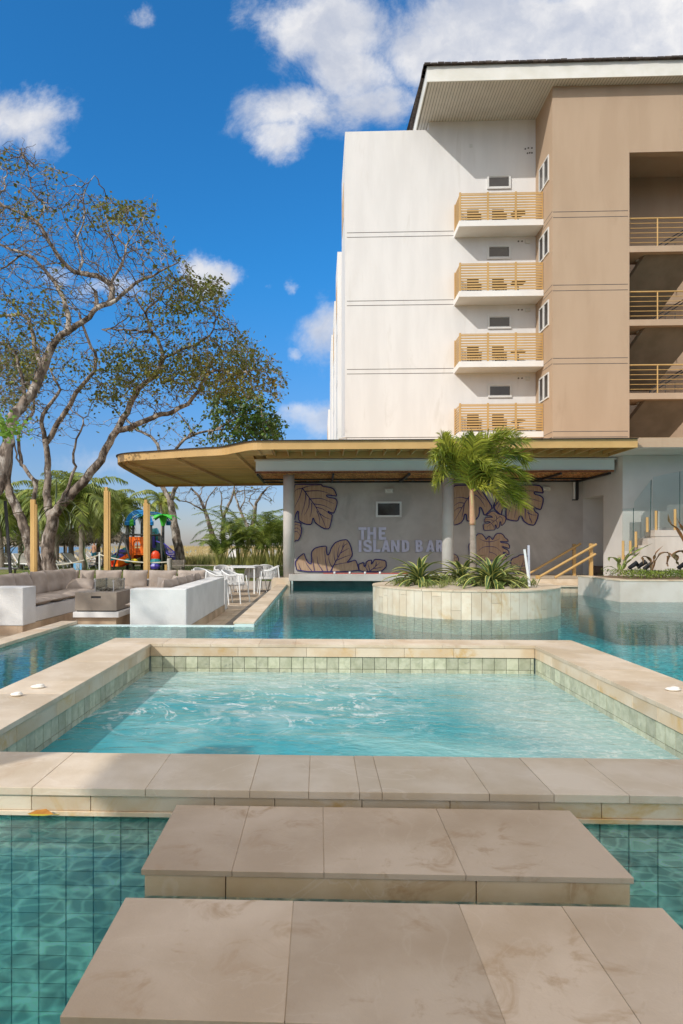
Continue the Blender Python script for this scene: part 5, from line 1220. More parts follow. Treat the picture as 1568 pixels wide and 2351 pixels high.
# ================================================================= vegetation
LEAFM = mat('olive_leaf', (.12, .15, .03), (.22, .22, .05), .8, 4, .55, tone=.45, translucent=.3, c3=(.28, .19, .05), s3=.5, a3=.56)
LEAFD = mat('dark_leaf', (.06, .12, .02), (.13, .18, .035), .9, 4, .5, tone=.4, translucent=.25)
LEAFB = mat('bright_leaf', (.12, .26, .02), (.20, .34, .04), 2, 4, .5, tone=.3, translucent=.35)
PALMG = mat('palm_leaf', (.13, .19, .03), (.30, .33, .07), .7, 4, .5, tone=.4, translucent=.3, c3=(.50, .42, .11), s3=.6, a3=.58)
def proj(p):
    x, y, z = p; cs, sn = math.cos(TH), math.sin(TH)
    d = x * sn + y * cs; r = x * cs - y * sn
    return CX + FP * r / d, HZ - FP * (z - CZ) / d
def inpoly(x, y, P):
    c = False; j = len(P) - 1
    for i in range(len(P)):
        if (P[i][1] > y) != (P[j][1] > y) and x < (P[j][0] - P[i][0]) * (y - P[i][1]) / (P[j][1] - P[i][1]) + P[i][0]: c = not c
        j = i
    return c
def tree(label, limbs, regions, seed, dens, leafw, leafsz=.13, seg=.22, kill=.29, infl=2.2, group=None, bark=BARK, leafm=LEAFM, name='tree', side=.5, tipr=.0068, iters=60):
    """limbs: (points in photo pixels, Y at start, Y at end, radius start, radius end); twigs then grow by themselves
    towards scattered points until the crown's volume is filled"""
    rs = random.Random(seed); nr = np.random.RandomState(seed)
    pos = []; par = []; rad = []; kids = []
    def addn(p, q, r):
        pos.append(p); par.append(q); rad.append(r); kids.append([])
        if q >= 0: kids[q].append(len(pos) - 1)
        return len(pos) - 1
    for li, (px, Ya, Yb, ra, rb) in enumerate(limbs):
        n = len(px); P = [onY(x, y, lerp(Ya, Yb, i / max(1, n - 1))) for i, (x, y) in enumerate(px)]; ra *= .88; rb *= .8
        P = smoothpath(P, 5); tot = sum((P[i + 1] - P[i]).length for i in range(len(P) - 1)); acc = 0; last = None
        if li == 0: q = -1
        else:
            arr = np.array(pos); q = int(np.argmin(((arr - np.array(P[0])) ** 2).sum(1)))
            if (Vector(pos[q]) - P[0]).length > 1.2 and rb > 0 and li and px[0][1] > 1240: q = -1
        prev = None
        for i, p in enumerate(P):
            if i: acc += (P[i] - P[i - 1]).length
            if prev is None or (p - prev).length > seg * .8 or i == len(P) - 1:
                w = Vector((rs.uniform(-1, 1), rs.uniform(-1, 1), rs.uniform(-1, 1))) * .035 * (0 if i == 0 else 1)
                q = addn(tuple(p + w), q, lerp(ra, rb, acc / max(tot, 1e-6))); prev = p
    nl = len(pos)
    A = []
    for poly, Ya, Yb, cnt in regions:
        xs = [p[0] for p in poly]; ys = [p[1] for p in poly]; k = 0; g = 0
        while k < cnt and g < cnt * 30:
            g += 1; x = rs.uniform(min(xs), max(xs)); y = rs.uniform(min(ys), max(ys))
            if inpoly(x, y, poly): A.append(tuple(onY(x, y, rs.uniform(Ya, Yb)))); k += 1
    A = np.array(A); alive = np.ones(len(A), bool); best = np.full(len(A), 1e9); who = np.zeros(len(A), int); done = 0
    start = [i for i in range(nl) if rad[i] < .17]
    def upd(ids):
        if not ids: return
        Pn = np.array([pos[i] for i in ids]); D = ((A[:, None, :] - Pn[None]) ** 2).sum(2) ** .5
        m = D.argmin(1); dm = D[np.arange(len(A)), m]; b = dm < best; best[b] = dm[b]; who[b] = np.array(ids)[m[b]]
    for c in range(0, len(start), 200): upd(start[c:c + 200])
    for it in range(iters):
        act = alive & (best < (infl if it < 25 else infl * 1.6)); 
        if not act.any(): break
        dirs = {}
        for i in np.nonzero(act)[0]:
            v = A[i] - np.array(pos[who[i]]); v /= (np.linalg.norm(v) + 1e-9); dirs.setdefault(int(who[i]), []).append(v)
        new = []
        for k, vs in dirs.items():
            if len(kids[k]) > 3: continue
            v = np.sum(vs, 0); nv = np.linalg.norm(v)
            if nv < 1e-3: continue
            v = v / nv + nr.normal(0, .28, 3)
            if par[k] >= 0:
                pv = np.array(pos[k]) - np.array(pos[par[k]]); pv /= (np.linalg.norm(pv) + 1e-9)
                if k >= nl: v = v + pv * .35
            v /= np.linalg.norm(v); new.append(addn(tuple(np.array(pos[k]) + v * seg * rs.uniform(.8, 1.15)), k, 0.))
        for c in range(0, len(new), 400): upd(new[c:c + 400])
        alive &= best > kill
    # side twiglets
    tips = []
    N0 = len(pos)
    for i in range(nl, N0):
        if rs.random() < side or not kids[i]:
            v = Vector((rs.gauss(0, 1), rs.gauss(0, 1), rs.gauss(.35, .8))).normalized(); p = Vector(pos[i]); q = i
            for _ in range(rs.choice((1, 2, 2))):
                v = (v + Vector((rs.gauss(0, .4), rs.gauss(0, .4), rs.gauss(0, .4)))).normalized(); p = p + v * rs.uniform(.10, .20); q = addn(tuple(p), q, 0.)
    # pipe-model radii for the grown part
    for i in range(len(pos) - 1, nl - 1, -1):
        ks = kids[i]; rad[i] = tipr if not ks else min(.09, sum(rad[k] ** 2.6 for k in ks) ** (1 / 2.6))
    # chains
    t = thing(name, label, 'tree', tuple(pos[0]), group)
    bl_, bt = MB(), MB(); used = set()
    roots = [i for i in range(len(pos)) if par[i] < 0]
    stack = [(r, None) for r in roots]
    while stack:
        i, frm = stack.pop(); ch = ([frm] if frm is not None else []) + [i]
        while kids[ch[-1]]:
            ks = sorted(kids[ch[-1]], key=lambda k: -rad[k] - (1 if k < nl else 0)); 
            for k in ks[1:]: stack.append((k, ch[-1]))
            ch.append(ks[0])
        if len(ch) < 2: continue
        rr_ = [rad[c] for c in ch]
        if frm is not None: rr_[0] = min(rad[frm], rr_[1] * 1.5)
        big = max(rr_) > .05
        pts = [pos[c] for c in ch]
        (bl_ if big else bt).tube(pts, rr_, 9 if big and max(rr_) > .12 else (6 if big else 3), caps=big)
    bl_.build('trunk', bark, t, smooth=True)
    if bt.v: bt.build('twigs', bark, t, smooth=False)
    # leaves in clusters at the thin ends
    lb = MB(); ln = 0
    for i in range(nl, len(pos)):
        if rad[i] > .02: continue
        x, y = proj(pos[i]); w = leafw(x, y) * dens
        n = int(w) + (rs.random() < w - int(w))
        for _ in range(n):
            p = Vector(pos[i]) + Vector((rs.gauss(0, .10), rs.gauss(0, .10), rs.gauss(-.03, .10)))
            d = Vector((rs.gauss(0, 1), rs.gauss(0, 1), rs.gauss(-.6, .8))).normalized(); s = d.cross(Vector((rs.gauss(0, .5), rs.gauss(0, .5), 1))).normalized()
            L_ = leafsz * rs.uniform(.7, 1.3); w_ = L_ * .36
            lb.add([p, p + d * L_ * .45 + s * w_, p + d * L_, p + d * L_ * .45 - s * w_], [(0, 1, 2, 3)], rs.random()); ln += 1
    if lb.v: lb.build('crown', leafm, t)
    print('TREE', label[:30], 'nodes', len(pos), 'leaves', ln)
    return t
def zpts(z, pts): return [z(*p) for p in pts]
def clusters(cl, base=.05):
    C = [(*Z1(x, y), rx * .4498, ry * .4498, w) for x, y, rx, ry, w in cl]
    def f(px, py):
        return base + sum(w * math.exp(-(((px - x) / rx) ** 2 + ((py - y) / ry) ** 2)) for x, y, rx, ry, w in C)
    return f
CL = clusters([(620, 350, 90, 60, 2.), (720, 370, 70, 50, 2.2), (500, 380, 90, 60, 1.3), (150, 370, 130, 60, 1.1), (20, 120, 40, 40, 1.2), (290, 170, 60, 30, .7), (560, 420, 90, 50, .6), (850, 580, 90, 60, .5),
               (740, 500, 60, 60, .4), (1000, 760, 170, 60, 1.6), (960, 850, 130, 60, 1.2), (1100, 800, 90, 70, 1.8), (850, 930, 160, 90, .7), (620, 1130, 110, 60, 1.8), (700, 1200, 160, 80, 2.2), (550, 1330, 90, 60, 2.2),
               (950, 1180, 160, 90, 2.6), (1150, 1200, 130, 110, 2.0), (1280, 1180, 110, 120, 1.6), (1400, 1230, 80, 80, .7), (1200, 1340, 150, 90, 1.2), (230, 850, 90, 60, 1.6), (250, 950, 90, 60, 1.6), (80, 1010, 120, 80, 1.6),
               (60, 850, 70, 70, .9), (120, 1170, 130, 80, 1.9), (330, 1190, 90, 60, .8), (430, 1200, 60, 60, .6), (50, 1350, 90, 60, 1.), (1190, 1050, 90, 90, .9), (800, 730, 60, 40, .4), (330, 1060, 50, 40, .9)], .03)
DSC = 1.0
# the thick trunk in the middle with its two great limbs
A_limbs = [
 (zpts(Z9, [(690, 1650), (680, 1450), (670, 1250), (690, 1080), (720, 950), (720, 800)]), 24, 24, .31, .27),
 (zpts(Z9, [(720, 800), (850, 680), (960, 560), (1090, 400), (1250, 230), (1400, 30)]) + zpts(Z1, [(590, 1510), (640, 1420), (680, 1340), (720, 1270), (800, 1210), (825, 1130), (812, 1050), (770, 990), (740, 900), (700, 840)]), 24, 23, .225, .04),
 (zpts(Z9, [(690, 800), (650, 560), (655, 350), (665, 150), (660, 0)]) + zpts(Z1, [(225, 1520), (215, 1450), (250, 1370), (310, 1290), (270, 1230), (250, 1180)]), 24, 24.6, .18, .045),
 (zpts(Z1, [(240, 1560), (300, 1460), (390, 1310), (470, 1210), (492, 1130), (460, 1060), (430, 985), (400, 900)]), 24.5, 24, .13, .05),
 (zpts(Z1, [(600, 1500), (680, 1480), (780, 1430), (900, 1400), (985, 1330), (1040, 1240), (1100, 1190), (1200, 1215), (1300, 1190)]), 23.5, 22.5, .13, .035),
 (zpts(Z1, [(830, 1130), (900, 1100), (1000, 1060), (1080, 1000), (1110, 920)]), 23.3, 24, .07, .03),
 (zpts(Z1, [(780, 1000), (680, 990), (600, 985), (520, 985), (460, 1050)][:4]), 23, 24, .05, .03),
 (zpts(Z9, [(860, 580), (960, 400), (1010, 250), (1045, 130), (1010, 0)]) + zpts(Z1, [(395, 1540), (430, 1450), (395, 1420)]), 23.7, 23.5, .075, .03),
 (zpts(Z1, [(740, 900), (800, 840), (870, 760), (950, 720)]), 23, 22.5, .05, .025)]
A_reg = [(zpts(Z1, [(480, 1130), (560, 1000), (600, 860), (760, 760), (960, 690), (1130, 720), (1175, 800), (1130, 900), (1220, 940), (1290, 1030), (1480, 1230), (1430, 1370), (1330, 1300), (1200, 1330), (1000, 1330), (900, 1400), (640, 1400), (470, 1340)]), 21.2, 25.5, 3300), (zpts(Z1, [(540, 780), (700, 720), (960, 620), (1000, 720), (800, 800), (600, 900)]), 21, 24, 420),
         (zpts(Z1, [(80, 1560), (60, 1300), (150, 1100), (300, 1000), (420, 1000), (500, 1150), (420, 1400), (300, 1560)]), 23, 26, 800),
         (zpts(Z1, [(380, 1400), (520, 1400), (480, 1500), (330, 1500)]), 23, 24, 60)]
tree('broad tree with a thick twisted trunk and one limb reaching far right over the canopy', A_limbs, A_reg, 5, 1.5 * DSC, CL, group='sparse trees behind the lounge')
# big leaning tree from the left
B_limbs = [
 ([(-60, 1335), (-52, 1230), (-30, 1150)] + zpts(Z2, [(-10, 300), (20, 170), (45, 60)]) + zpts(Z1, [(50, 1500), (75, 1420), (130, 1350), (175, 1300), (220, 1190), (268, 1070)]), 19.5, 20.5, .29, .16),
 (zpts(Z1, [(268, 1070), (330, 1000), (430, 945), (480, 880), (560, 855), (630, 800), (700, 745), (800, 700), (900, 650)]), 20.5, 19.5, .13, .025),
 (zpts(Z1, [(340, 1000), (345, 920), (325, 830), (270, 740), (200, 645), (120, 600), (50, 575), (-40, 540)]), 20.5, 21.5, .10, .04),
 (zpts(Z1, [(560, 850), (580, 790), (560, 750), (480, 710), (380, 690), (310, 620), (250, 530), (190, 440), (90, 390), (0, 335), (-60, 300)]), 20.3, 20.5, .11, .03),
 (zpts(Z1, [(490, 875), (490, 840), (486, 800)]), 20.3, 20.3, .08, .075),
 (zpts(Z1, [(220, 1190), (180, 1080), (165, 1000), (140, 920), (60, 910), (-50, 920)]), 20.5, 21.5, .10, .05),
 (zpts(Z1, [(560, 760), (620, 660), (640, 560), (560, 480), (540, 400)]), 20.3, 21, .055, .02),
 (zpts(Z1, [(190, 440), (230, 350), (160, 280), (150, 200), (110, 60)]), 20.5, 20, .04, .012),
 (zpts(Z1, [(400, 700), (420, 620), (400, 520), (430, 420), (425, 300), (480, 200)]), 20.4, 21.3, .05, .012),
 (zpts(Z1, [(120, 600), (60, 640), (10, 680), (-60, 700)]), 21, 22, .05, .02),
 (zpts(Z1, [(130, 1350), (90, 1150), (60, 1080), (20, 1060), (-50, 1040)]), 20.3, 21, .08, .03)]
B_reg = [(zpts(Z1, [(-60, 60), (60, 60), (120, 40), (200, 90), (250, 130), (340, 160), (300, 260), (430, 290), (560, 310), (640, 320), (810, 350), (790, 450), (860, 540), (920, 590), (880, 650), (800, 720), (640, 760), (560, 860), (420, 900), (300, 980), (150, 950), (-60, 950)]), 18.5, 22.8, 4200),
         (zpts(Z1, [(-60, 950), (200, 960), (280, 1080), (180, 1250), (100, 1350), (-60, 1400)]), 19, 22.5, 650)]
tB = tree('large sparse tree at the left edge with grey mottled limbs and almost bare upper twigs', B_limbs, B_reg, 8, .85 * DSC, CL, group='sparse trees behind the lounge')
t2 = copy_tree(tB); t2.location = tB.location + Vector((-8.7, -18.8, 0)); t2['label'] = 'sparse tree standing beside the pool outside the left edge, dappling the lounge with shade'
# leaning stem behind
D_limbs = [(zpts(Z9, [(560, 1670), (430, 1400), (370, 1100), (300, 850), (200, 650), (120, 450), (110, 280)]) + zpts(Z2, [(50, 60)]) + zpts(Z1, [(0, 1480), (-50, 1350)]), 25.2, 26, .27, .10),
           (zpts(Z9, [(560, 1600), (520, 1300), (500, 1000), (480, 600), (500, 400), (440, 280), (330, 130), (290, 60)]) + zpts(Z1, [(100, 1500), (170, 1400), (150, 1260), (90, 1150)]), 25.2, 26.5, .13, .04),
           (zpts(Z9, [(460, 300), (520, 330), (520, 420)]), 26, 26, .06, .04),
           (zpts(Z9, [(310, 70), (240, 20)]) + zpts(Z1, [(60, 1500), (20, 1420)]), 26.4, 27, .05, .02)]
D_reg = [(zpts(Z1, [(-60, 1050), (150, 1050), (240, 1200), (180, 1420), (-60, 1500)]), 25, 28, 650)]
tree('slim leaning tree stem crossing behind the left timber post', D_limbs, D_reg, 9, 2.6 * DSC, CL, group='sparse trees behind the lounge')
# tree right of the playground, its crown behind the canopy
C_limbs = [(zpts(Z5, [(660, 720), (640, 600), (610, 450), (585, 280), (570, 180)]) , 40, 40, .37, .25),
           (zpts(Z5, [(570, 185), (530, 130), (510, 90)]) + zpts(Z2, [(800, 240), (815, 130), (790, 70), (735, 30)]) + zpts(Z1, [(700, 1500), (640, 1440)]), 40, 40.5, .18, .07),
           (zpts(Z5, [(575, 190), (600, 110), (620, 60)]) + zpts(Z2, [(880, 170), (900, 110), (960, 55), (1060, 25), (1190, 5)]), 40, 39, .16, .06),
           (zpts(Z2, [(960, 55), (980, 20)]) + zpts(Z1, [(990, 1530), (960, 1470), (900, 1400)]), 39.5, 38.5, .09, .04),
           (zpts(Z1, [(1060, 1520), (1200, 1440), (1300, 1380)]), 39.3, 38.5, .08, .04)]
C_reg = [(zpts(Z1, [(1080, 1290), (1200, 1260), (1310, 1300), (1400, 1400), (1450, 1500), (1450, 1560), (1250, 1565), (1110, 1540), (1060, 1420)]), 37, 41.5, 900),
         (zpts(Z1, [(420, 1480), (700, 1440), (1000, 1420), (1100, 1560), (900, 1560), (620, 1500)]), 38, 41, 240),
         (zpts(Z2, [(1000, 60), (1200, 40), (1250, 120), (960, 120)]), 38, 41, 160)]
CLC = clusters([(1270, 1430, 190, 130, 9.), (1380, 1500, 90, 80, 7.), (1150, 1350, 90, 90, 4.), (1180, 1590, 120, 40, 1.5)], .25)
tree('forked tree right of the playground with a dense dark green clump above the canopy', C_limbs, C_reg, 12, 1.0, CLC, leafsz=.22, seg=.34, kill=.5, leafm=LEAFD, group='sparse trees behind the lounge', tipr=.011)
E_limbs = [(zpts(Z5, [(945, 560), (900, 400), (850, 260), (800, 150), (745, 90)]), 42, 42, .22, .07), (zpts(Z5, [(870, 290), (790, 240), (700, 200), (620, 185)]), 42, 41, .08, .03),
           (zpts(Z5, [(860, 240), (880, 170), (930, 110), (960, 75)]), 42, 42.5, .07, .03), (zpts(Z5, [(800, 160), (835, 110), (830, 70)]), 42, 42, .05, .02)]
E2_limbs = [(zpts(Z5, [(1018, 560), (1005, 420), (1020, 300), (1060, 220), (1085, 150), (1100, 70)]), 43, 43, .21, .06), (zpts(Z5, [(1010, 330), (990, 230), (1000, 150), (975, 90)]), 43, 43, .09, .03),
            (zpts(Z5, [(1085, 150), (1150, 110), (1250, 100), (1340, 80)]), 43, 42, .05, .02)]
E3_limbs = [(zpts(Z5, [(1240, 560), (1245, 450), (1270, 330), (1280, 230), (1330, 140), (1380, 80)]), 41.5, 41, .22, .06), (zpts(Z5, [(1240, 440), (1180, 350), (1140, 240), (1110, 140), (1100, 80)]), 41.5, 42, .13, .05),
            (zpts(Z5, [(1275, 270), (1225, 180), (1280, 110)]), 41.3, 41, .06, .03), (zpts(Z5, [(1150, 270), (1190, 180), (1185, 70)]), 42, 42, .06, .03), (zpts(Z5, [(1340, 130), (1400, 170), (1440, 210)]), 41, 40.5, .035, .012)]
nl_ = lambda x, y: .12
for lim, cnt, lab, reg in ((E_limbs, 150, 'leftmost of three bare little trees seen under the canopy', [(600, 60), (960, 60), (960, 150), (800, 260), (620, 200)]), (E2_limbs, 120, 'middle bare little tree seen under the canopy', [(960, 60), (1350, 60), (1300, 120), (1080, 200), (980, 180)]),
                           (E3_limbs, 170, 'right bare little tree seen under the canopy, next to the column', [(1080, 60), (1450, 60), (1450, 230), (1330, 160), (1200, 300), (1120, 260)])):
    tree(lab, lim, [(zpts(Z5, reg), 40.5, 43.5, cnt)], 30 + cnt, .5, nl_, leafsz=.16, seg=.34, kill=.5, group='bare trees under the canopy', tipr=.011)
# a spray of sunlit leaves at the left edge
b = MB(); rs = random.Random(3)
t = thing('leafy_branch', 'spray of bright sunlit leaves entering at the left edge', 'branch', tuple(onY(-30, 990, 12)), None)
b.tube(smoothpath([onY(-60, 1000, 12), onY(-5, 975, 12), onY(40, 985, 12), onY(66, 1000, 12)], 4), .012, 5); b.build('twig', BARK, t)
b = MB()
for i in range(170):
    x = rs.gauss(14, 24); y = rs.gauss(978, 14) + (x - 18) * .25
    if x > 74: continue
    p = onY(x, y, rs.uniform(11.6, 12.4)); d = Vector((rs.gauss(.3, 1), rs.gauss(0, 1), rs.gauss(-.6, .7))).normalized(); s = d.cross(Vector((rs.gauss(0, .5), 1, rs.gauss(0, .5)))).normalized(); L_ = rs.uniform(.07, .13)
    b.add([p, p + d * L_ * .45 + s * L_ * .3, p + d * L_, p + d * L_ * .45 - s * L_ * .3], [(0, 1, 2, 3)], rs.random())
b.build('leaves', LEAFB, t)
# ---------------------------------------------------------------- coconut palms
def frond(b, path, rs, n=34, L0=.62, droop=.5, w=.035, tone=None):
    P = smoothpath(path, 6); k = len(P)
    b.tube(P, [.03 * (1 - .8 * i / (k - 1)) for i in range(k)], 4, caps=False, tone=.9)
    for i in range(n):
        f = (i + .5) / n * .93 + .07; j = min(int(f * (k - 1)), k - 2); p = P[j].lerp(P[j + 1], f * (k - 1) - j); d = (P[j + 1] - P[j]).normalized()
        s0 = d.cross(Vector((0, 0, 1)))
        if s0.length < .05: s0 = Vector((1, 0, 0))
        s0.normalize()
        for sg_ in (-1, 1):
            L_ = L0 * (math.sin(math.pi * (.12 + .83 * f)) ** .6) * rs.uniform(.85, 1.1)
            v = (s0 * sg_ + d * (.55 + .5 * f) + Vector((0, 0, rs.uniform(-.1, .25)))).normalized(); m = p + v * L_ * .55 + Vector((0, 0, -droop * .12 * L_)); e = p + v * L_ * .9 + Vector((0, 0, -droop * L_))
            u = d * w * .5 if True else d
            tn = rs.random() if tone is None else tone
            b.add([p - u, p + u, m + u * .9, m - u * .9, e], [(0, 1, 2, 3), (3, 2, 4)], tn)
def coco(seed, H, n=20, L_=2.5, lean=(.3, .2), thin=1.):
    rs = random.Random(seed); t = thing('coconut_palm', 'x', 'palm tree', (0, 0, 0), 'coconut palms along the beach')
    b = MB(); P = smoothpath([(0, 0, 0), (lean[0] * .4, lean[1] * .4, H * .5), (lean[0], lean[1], H)], 8); k = len(P)
    b.tube(P, [.17 * thin * (1 - .4 * i / (k - 1)) * (1.06 if i % 2 else .97) for i in range(k)], 9); b.build('trunk', PALMBARK, t, smooth=True)
    b = MB(); top = P[-1]
    for i in range(n):
        a = 2.399 * i + rs.uniform(-.2, .2); up = lerp(1.25, -.35, i / (n - 1)); L2 = L_ * rs.uniform(.85, 1.1)
        pts = []; p = Vector(top); el_ = up
        for s in range(6):
            pts.append(p.copy()); dd = Vector((math.cos(a) * math.cos(el_), math.sin(a) * math.cos(el_), math.sin(el_))); p = p + dd * L2 / 5; el_ -= .30 + .1 * rs.random()
        frond(b, pts, rs, 26, .72 * L_ / 2.5, .6, .085)
    b.build('fronds', PALMG, t)
    b = MB()
    for i in range(7): a = i * .9; b.ball((top.x + .2 * math.cos(a), top.y + .2 * math.sin(a), top.z - .2), .12, 7)
    b.build('coconuts', mat('coconut', (.2, .16, .03), (.3, .22, .05), 4, 3, .5), t); return t
c1 = coco(1, 4.2); c2 = coco(2, 3.4, 22, 2.4, (-.35, .1)); c3 = coco(3, 5.2, 16, 2.0, (.2, -.2), .7)
plist = [(c1, 108, 1150, 36, 'tallest coconut palm crown just behind the thick tree trunk'), (c2, 190, 1145, 36, 'coconut palm between the thick trunk and the middle timber post'), (c1, 296, 1165, 41, 'coconut palm left of the blue arch, between two timber posts'), (c2, 48, 1175, 40, 'coconut palm between the leaning stem and the left post'),
         (c1, 15, 1195, 44, 'coconut palm at the far left behind the leaning tree'), (c3, 374, 1150, 56, 'slender distant coconut palm right of the green play topper'), (c2, 225, 1190, 46, 'smaller coconut palm close behind the middle timber post'), (c3, 150, 1170, 50, 'thin coconut palm seen through the strap leaves'), (c2, 128, 1165, 39, 'low full coconut palm just right of the left timber post'), (c1, 240, 1160, 43, 'coconut palm crown right behind the tallest timber post'), (c2, 5, 1160, 38, 'coconut palm crown at the left edge behind the black pole'), (c1, 165, 1135, 42, 'coconut palm rising behind the right-leaning limb of the thick tree'), (c1, 75, 1190, 52, 'distant coconut palm behind the left timber post')]
seen = set()
for i, (src, px, py, Y, lab) in enumerate(plist):
    o = src if id(src) not in seen else copy_tree(src); seen.add(id(src)); H = {c1: 4.2, c2: 3.4, c3: 5.2}[src]
    c = onY(px, py, Y); s = c.z / H; s = max(.7, min(s, 1.35)); s = c.z / H; o.scale = (s if s > .85 else .9, s if s > .85 else .9, s); o.location = (c.x, Y, 0); o.rotation_euler = (0, 0, i * 1.9); o['label'] = lab
# ---------------------------------------------------------------- areca clump under the canopy
def areca(px, Y, H, n, seed, lab):
    H *= 1.28; Y += 7.5
    rs = random.Random(seed); c = onY(px, 1300, Y); t = thing('areca_palm', lab, 'palm', (c.x, Y, 0), 'areca palms beside the column')
    b = MB(); f = MB()
    for i in range(n):
        a = rs.uniform(0, 6.283); r = rs.uniform(.02, .35); p0 = Vector((c.x + r * math.cos(a), Y + r * math.sin(a), 0)); h = H * rs.uniform(.25, .6); p1 = p0 + Vector((math.cos(a) * h * .22, math.sin(a) * h * .22, h))
        b.tube([p0, (p0 + p1) / 2, p1], [.025, .022, .016], 5)
        pts = [p1]; el_ = rs.uniform(.9, 1.35); p = p1.copy(); L2 = H * rs.uniform(.55, .8)
        for s in range(5):
            dd = Vector((math.cos(a) * math.cos(el_), math.sin(a) * math.cos(el_), math.sin(el_))); p = p + dd * L2 / 5; pts.append(p.copy()); el_ -= rs.uniform(.28, .5)
        frond(f, pts, rs, 26, .5, .35, .05)
    b.build('stems', mat('areca_stem', (.25, .26, .06), (.35, .33, .1), 4, 3, .5), t); f.build('fronds', PALMG2, t); return t
PALMG2 = mat('areca_leaf', (.09, .15, .025), (.26, .30, .05), .9, 4, .45, tone=.4, translucent=.3, c3=(.24, .26, .05), s3=.9, a3=.58)
for px, Y, H, n, sd, lab in ((505, 30, 1.9, 20, 1, 'low dark areca palm at the left end of the clump'), (548, 31, 3.0, 26, 2, 'tall areca palm in the middle of the clump'), (590, 30, 2.6, 24, 3, 'areca palm behind the slim table'), (628, 29, 3.0, 26, 4, 'areca palm touching the left column'), (575, 34, 3.4, 22, 5, 'tallest areca palm at the back of the clump'), (655, 32, 3.1, 20, 6, 'areca palm behind the left column')):
    areca(px, Y, H, n, sd, lab)
# hedge of reeds and shrubs
M_HEDGE = mat('reed_grass', (.10, .13, .03), (.24, .22, .08), .8, 5, .8, tone=.4)
b = MB(); rs = random.Random(17)
for i in range(5200):
    x = rs.uniform(-14, 3); y = rs.uniform(48, 50.5); h = rs.uniform(.35, .8) * (1 + .15 * math.sin(x * 1.3)); a = rs.uniform(-.2, .2); w = .035
    b.add([(x - w, y, 0), (x + w, y, 0), (x + a + w * .3, y + rs.uniform(-.2, .2), h)], [(0, 1, 2)], rs.random())
tag(b.build('reed_bed', M_HEDGE), 'band of tall green and straw reeds behind the lawn', 'reeds', kind='stuff')
b = MB()
for i in range(9000):
    x = rs.uniform(-30, 8); y = rs.uniform(60, 118); h = rs.uniform(.15, .5); e = math.sin(math.pi * (y - 66) / 58) if y > 66 else 0
    z = -.1 + max(0, e) * 1.3; b.add([(x - .06, y, z), (x + .06, y, z), (x + rs.uniform(-.15, .15), y, z + h)], [(0, 1, 2)], rs.random())
tag(b.build('dune_grass', M_DRY), 'dry golden grass over the dune', 'dune grass', kind='stuff')
# lawn blades near the eye
b = MB()
for i in range(14000):
    x = rs.uniform(-16, -1.7); y = 25.3 + 18 * rs.random() ** 1.5; h = rs.uniform(.03, .09)
    b.add([(x - .012, y, 0), (x + .012, y, 0), (x + rs.uniform(-.03, .03), y + rs.uniform(-.02, .02), h)], [(0, 1, 2)], rs.random())
tag(b.build('lawn_grass', mat('grass_blades', (.09, .15, .02), (.22, .22, .06), .5, 5, .8, tone=.35)), 'short patchy grass of the lawn', 'grass', kind='stuff')
# ---------------------------------------------------------------- strap leaved plants
def strap(b, path, w, rs, edge=.16, fold=.25, w0=.6, tipat=.55):
    P = smoothpath(path, 5); k = len(P); vs = []; fs = []; tn = []
    for i, p in enumerate(P):
        f = i / (k - 1); ww = w * (lerp(w0, 1, min(1, f / .35)) if f < tipat else max(.02, 1 - ((f - tipat) / (1 - tipat)) ** 1.6)); d = (P[min(i + 1, k - 1)] - P[max(i - 1, 0)]).normalized()
        s = d.cross(Vector((0, 0, 1)));
        if s.length < .15: s = d.cross(Vector((0, 1, 0)))
        s.normalize(); up = s.cross(d).normalized()
        for u in (-1, -1 + edge * 2, 0, 1 - edge * 2, 1): vs.append(p + s * u * ww / 2 + up * abs(u) * ww * fold)
    for i in range(k - 1):
        for j in range(4): fs.append((i * 5 + j, i * 5 + j + 1, i * 5 + j + 6, i * 5 + j + 5)); tn.append(1. if j in (0, 3) else rs.uniform(0, .12))
    for f_, t_ in zip(fs, tn): pass
    o = len(b.v); b.v.extend([tuple(v) for v in vs])
    for f_, t_ in zip(fs, tn): b.f.append([q + o for q in f_]); b.t.append(t_); b.m.append(0)
AGV = mat('variegated_leaf', (.045, .10, .035), (.10, .17, .06), 2, 4, .4, tonemix=(.52, .50, .14), translucent=.12)
AGD = mat('dark_strap_leaf', (.03, .055, .025), (.06, .09, .04), 2, 4, .4, tonemix=(.16, .18, .06))
def agave(px, py, Y, z, n, L_, seed, lab, w=.092):
    c = onY(px, py, Y); rs = random.Random(seed); t = thing('agave_plant', lab, 'agave', (c.x, Y, z), 'variegated agaves on the island'); b = MB()
    for i in range(n):
        a = 2.399 * i + rs.uniform(-.25, .25); f = i / (n - 1); el_ = lerp(1.5, .05, f ** .8) + rs.uniform(-.12, .12); p = Vector((c.x, Y, z + .04)); pts = [p.copy()]; LL = L_ * rs.uniform(.8, 1.1) * (.85 + .15 * f)
        for s in range(6):
            dd = Vector((math.cos(a) * math.cos(el_), math.sin(a) * math.cos(el_), math.sin(el_))); p = p + dd * LL / 6; pts.append(p.copy()); el_ -= rs.uniform(.10, .32) * (1 + .3 * f) * (1.0 if el_ > -.9 else .1)
        strap(b, pts, w * rs.uniform(.8, 1.15), rs, w0=.85)
    b.build('leaves', AGV, t); b = MB(); b.lathe((c.x, Y, z - .02), [(.07, 0), (.09, .06), (.05, .2)], 10); b.build('stem', PALMBARK, t)
agave(963, 1322, 13.7, .54, 44, .93, 1, 'variegated agave at the left of the island, in front of the lettering')
agave(1128, 1330, 13.25, .54, 52, 1.06, 2, 'largest variegated agave, nearest the camera, right of the palm trunk')
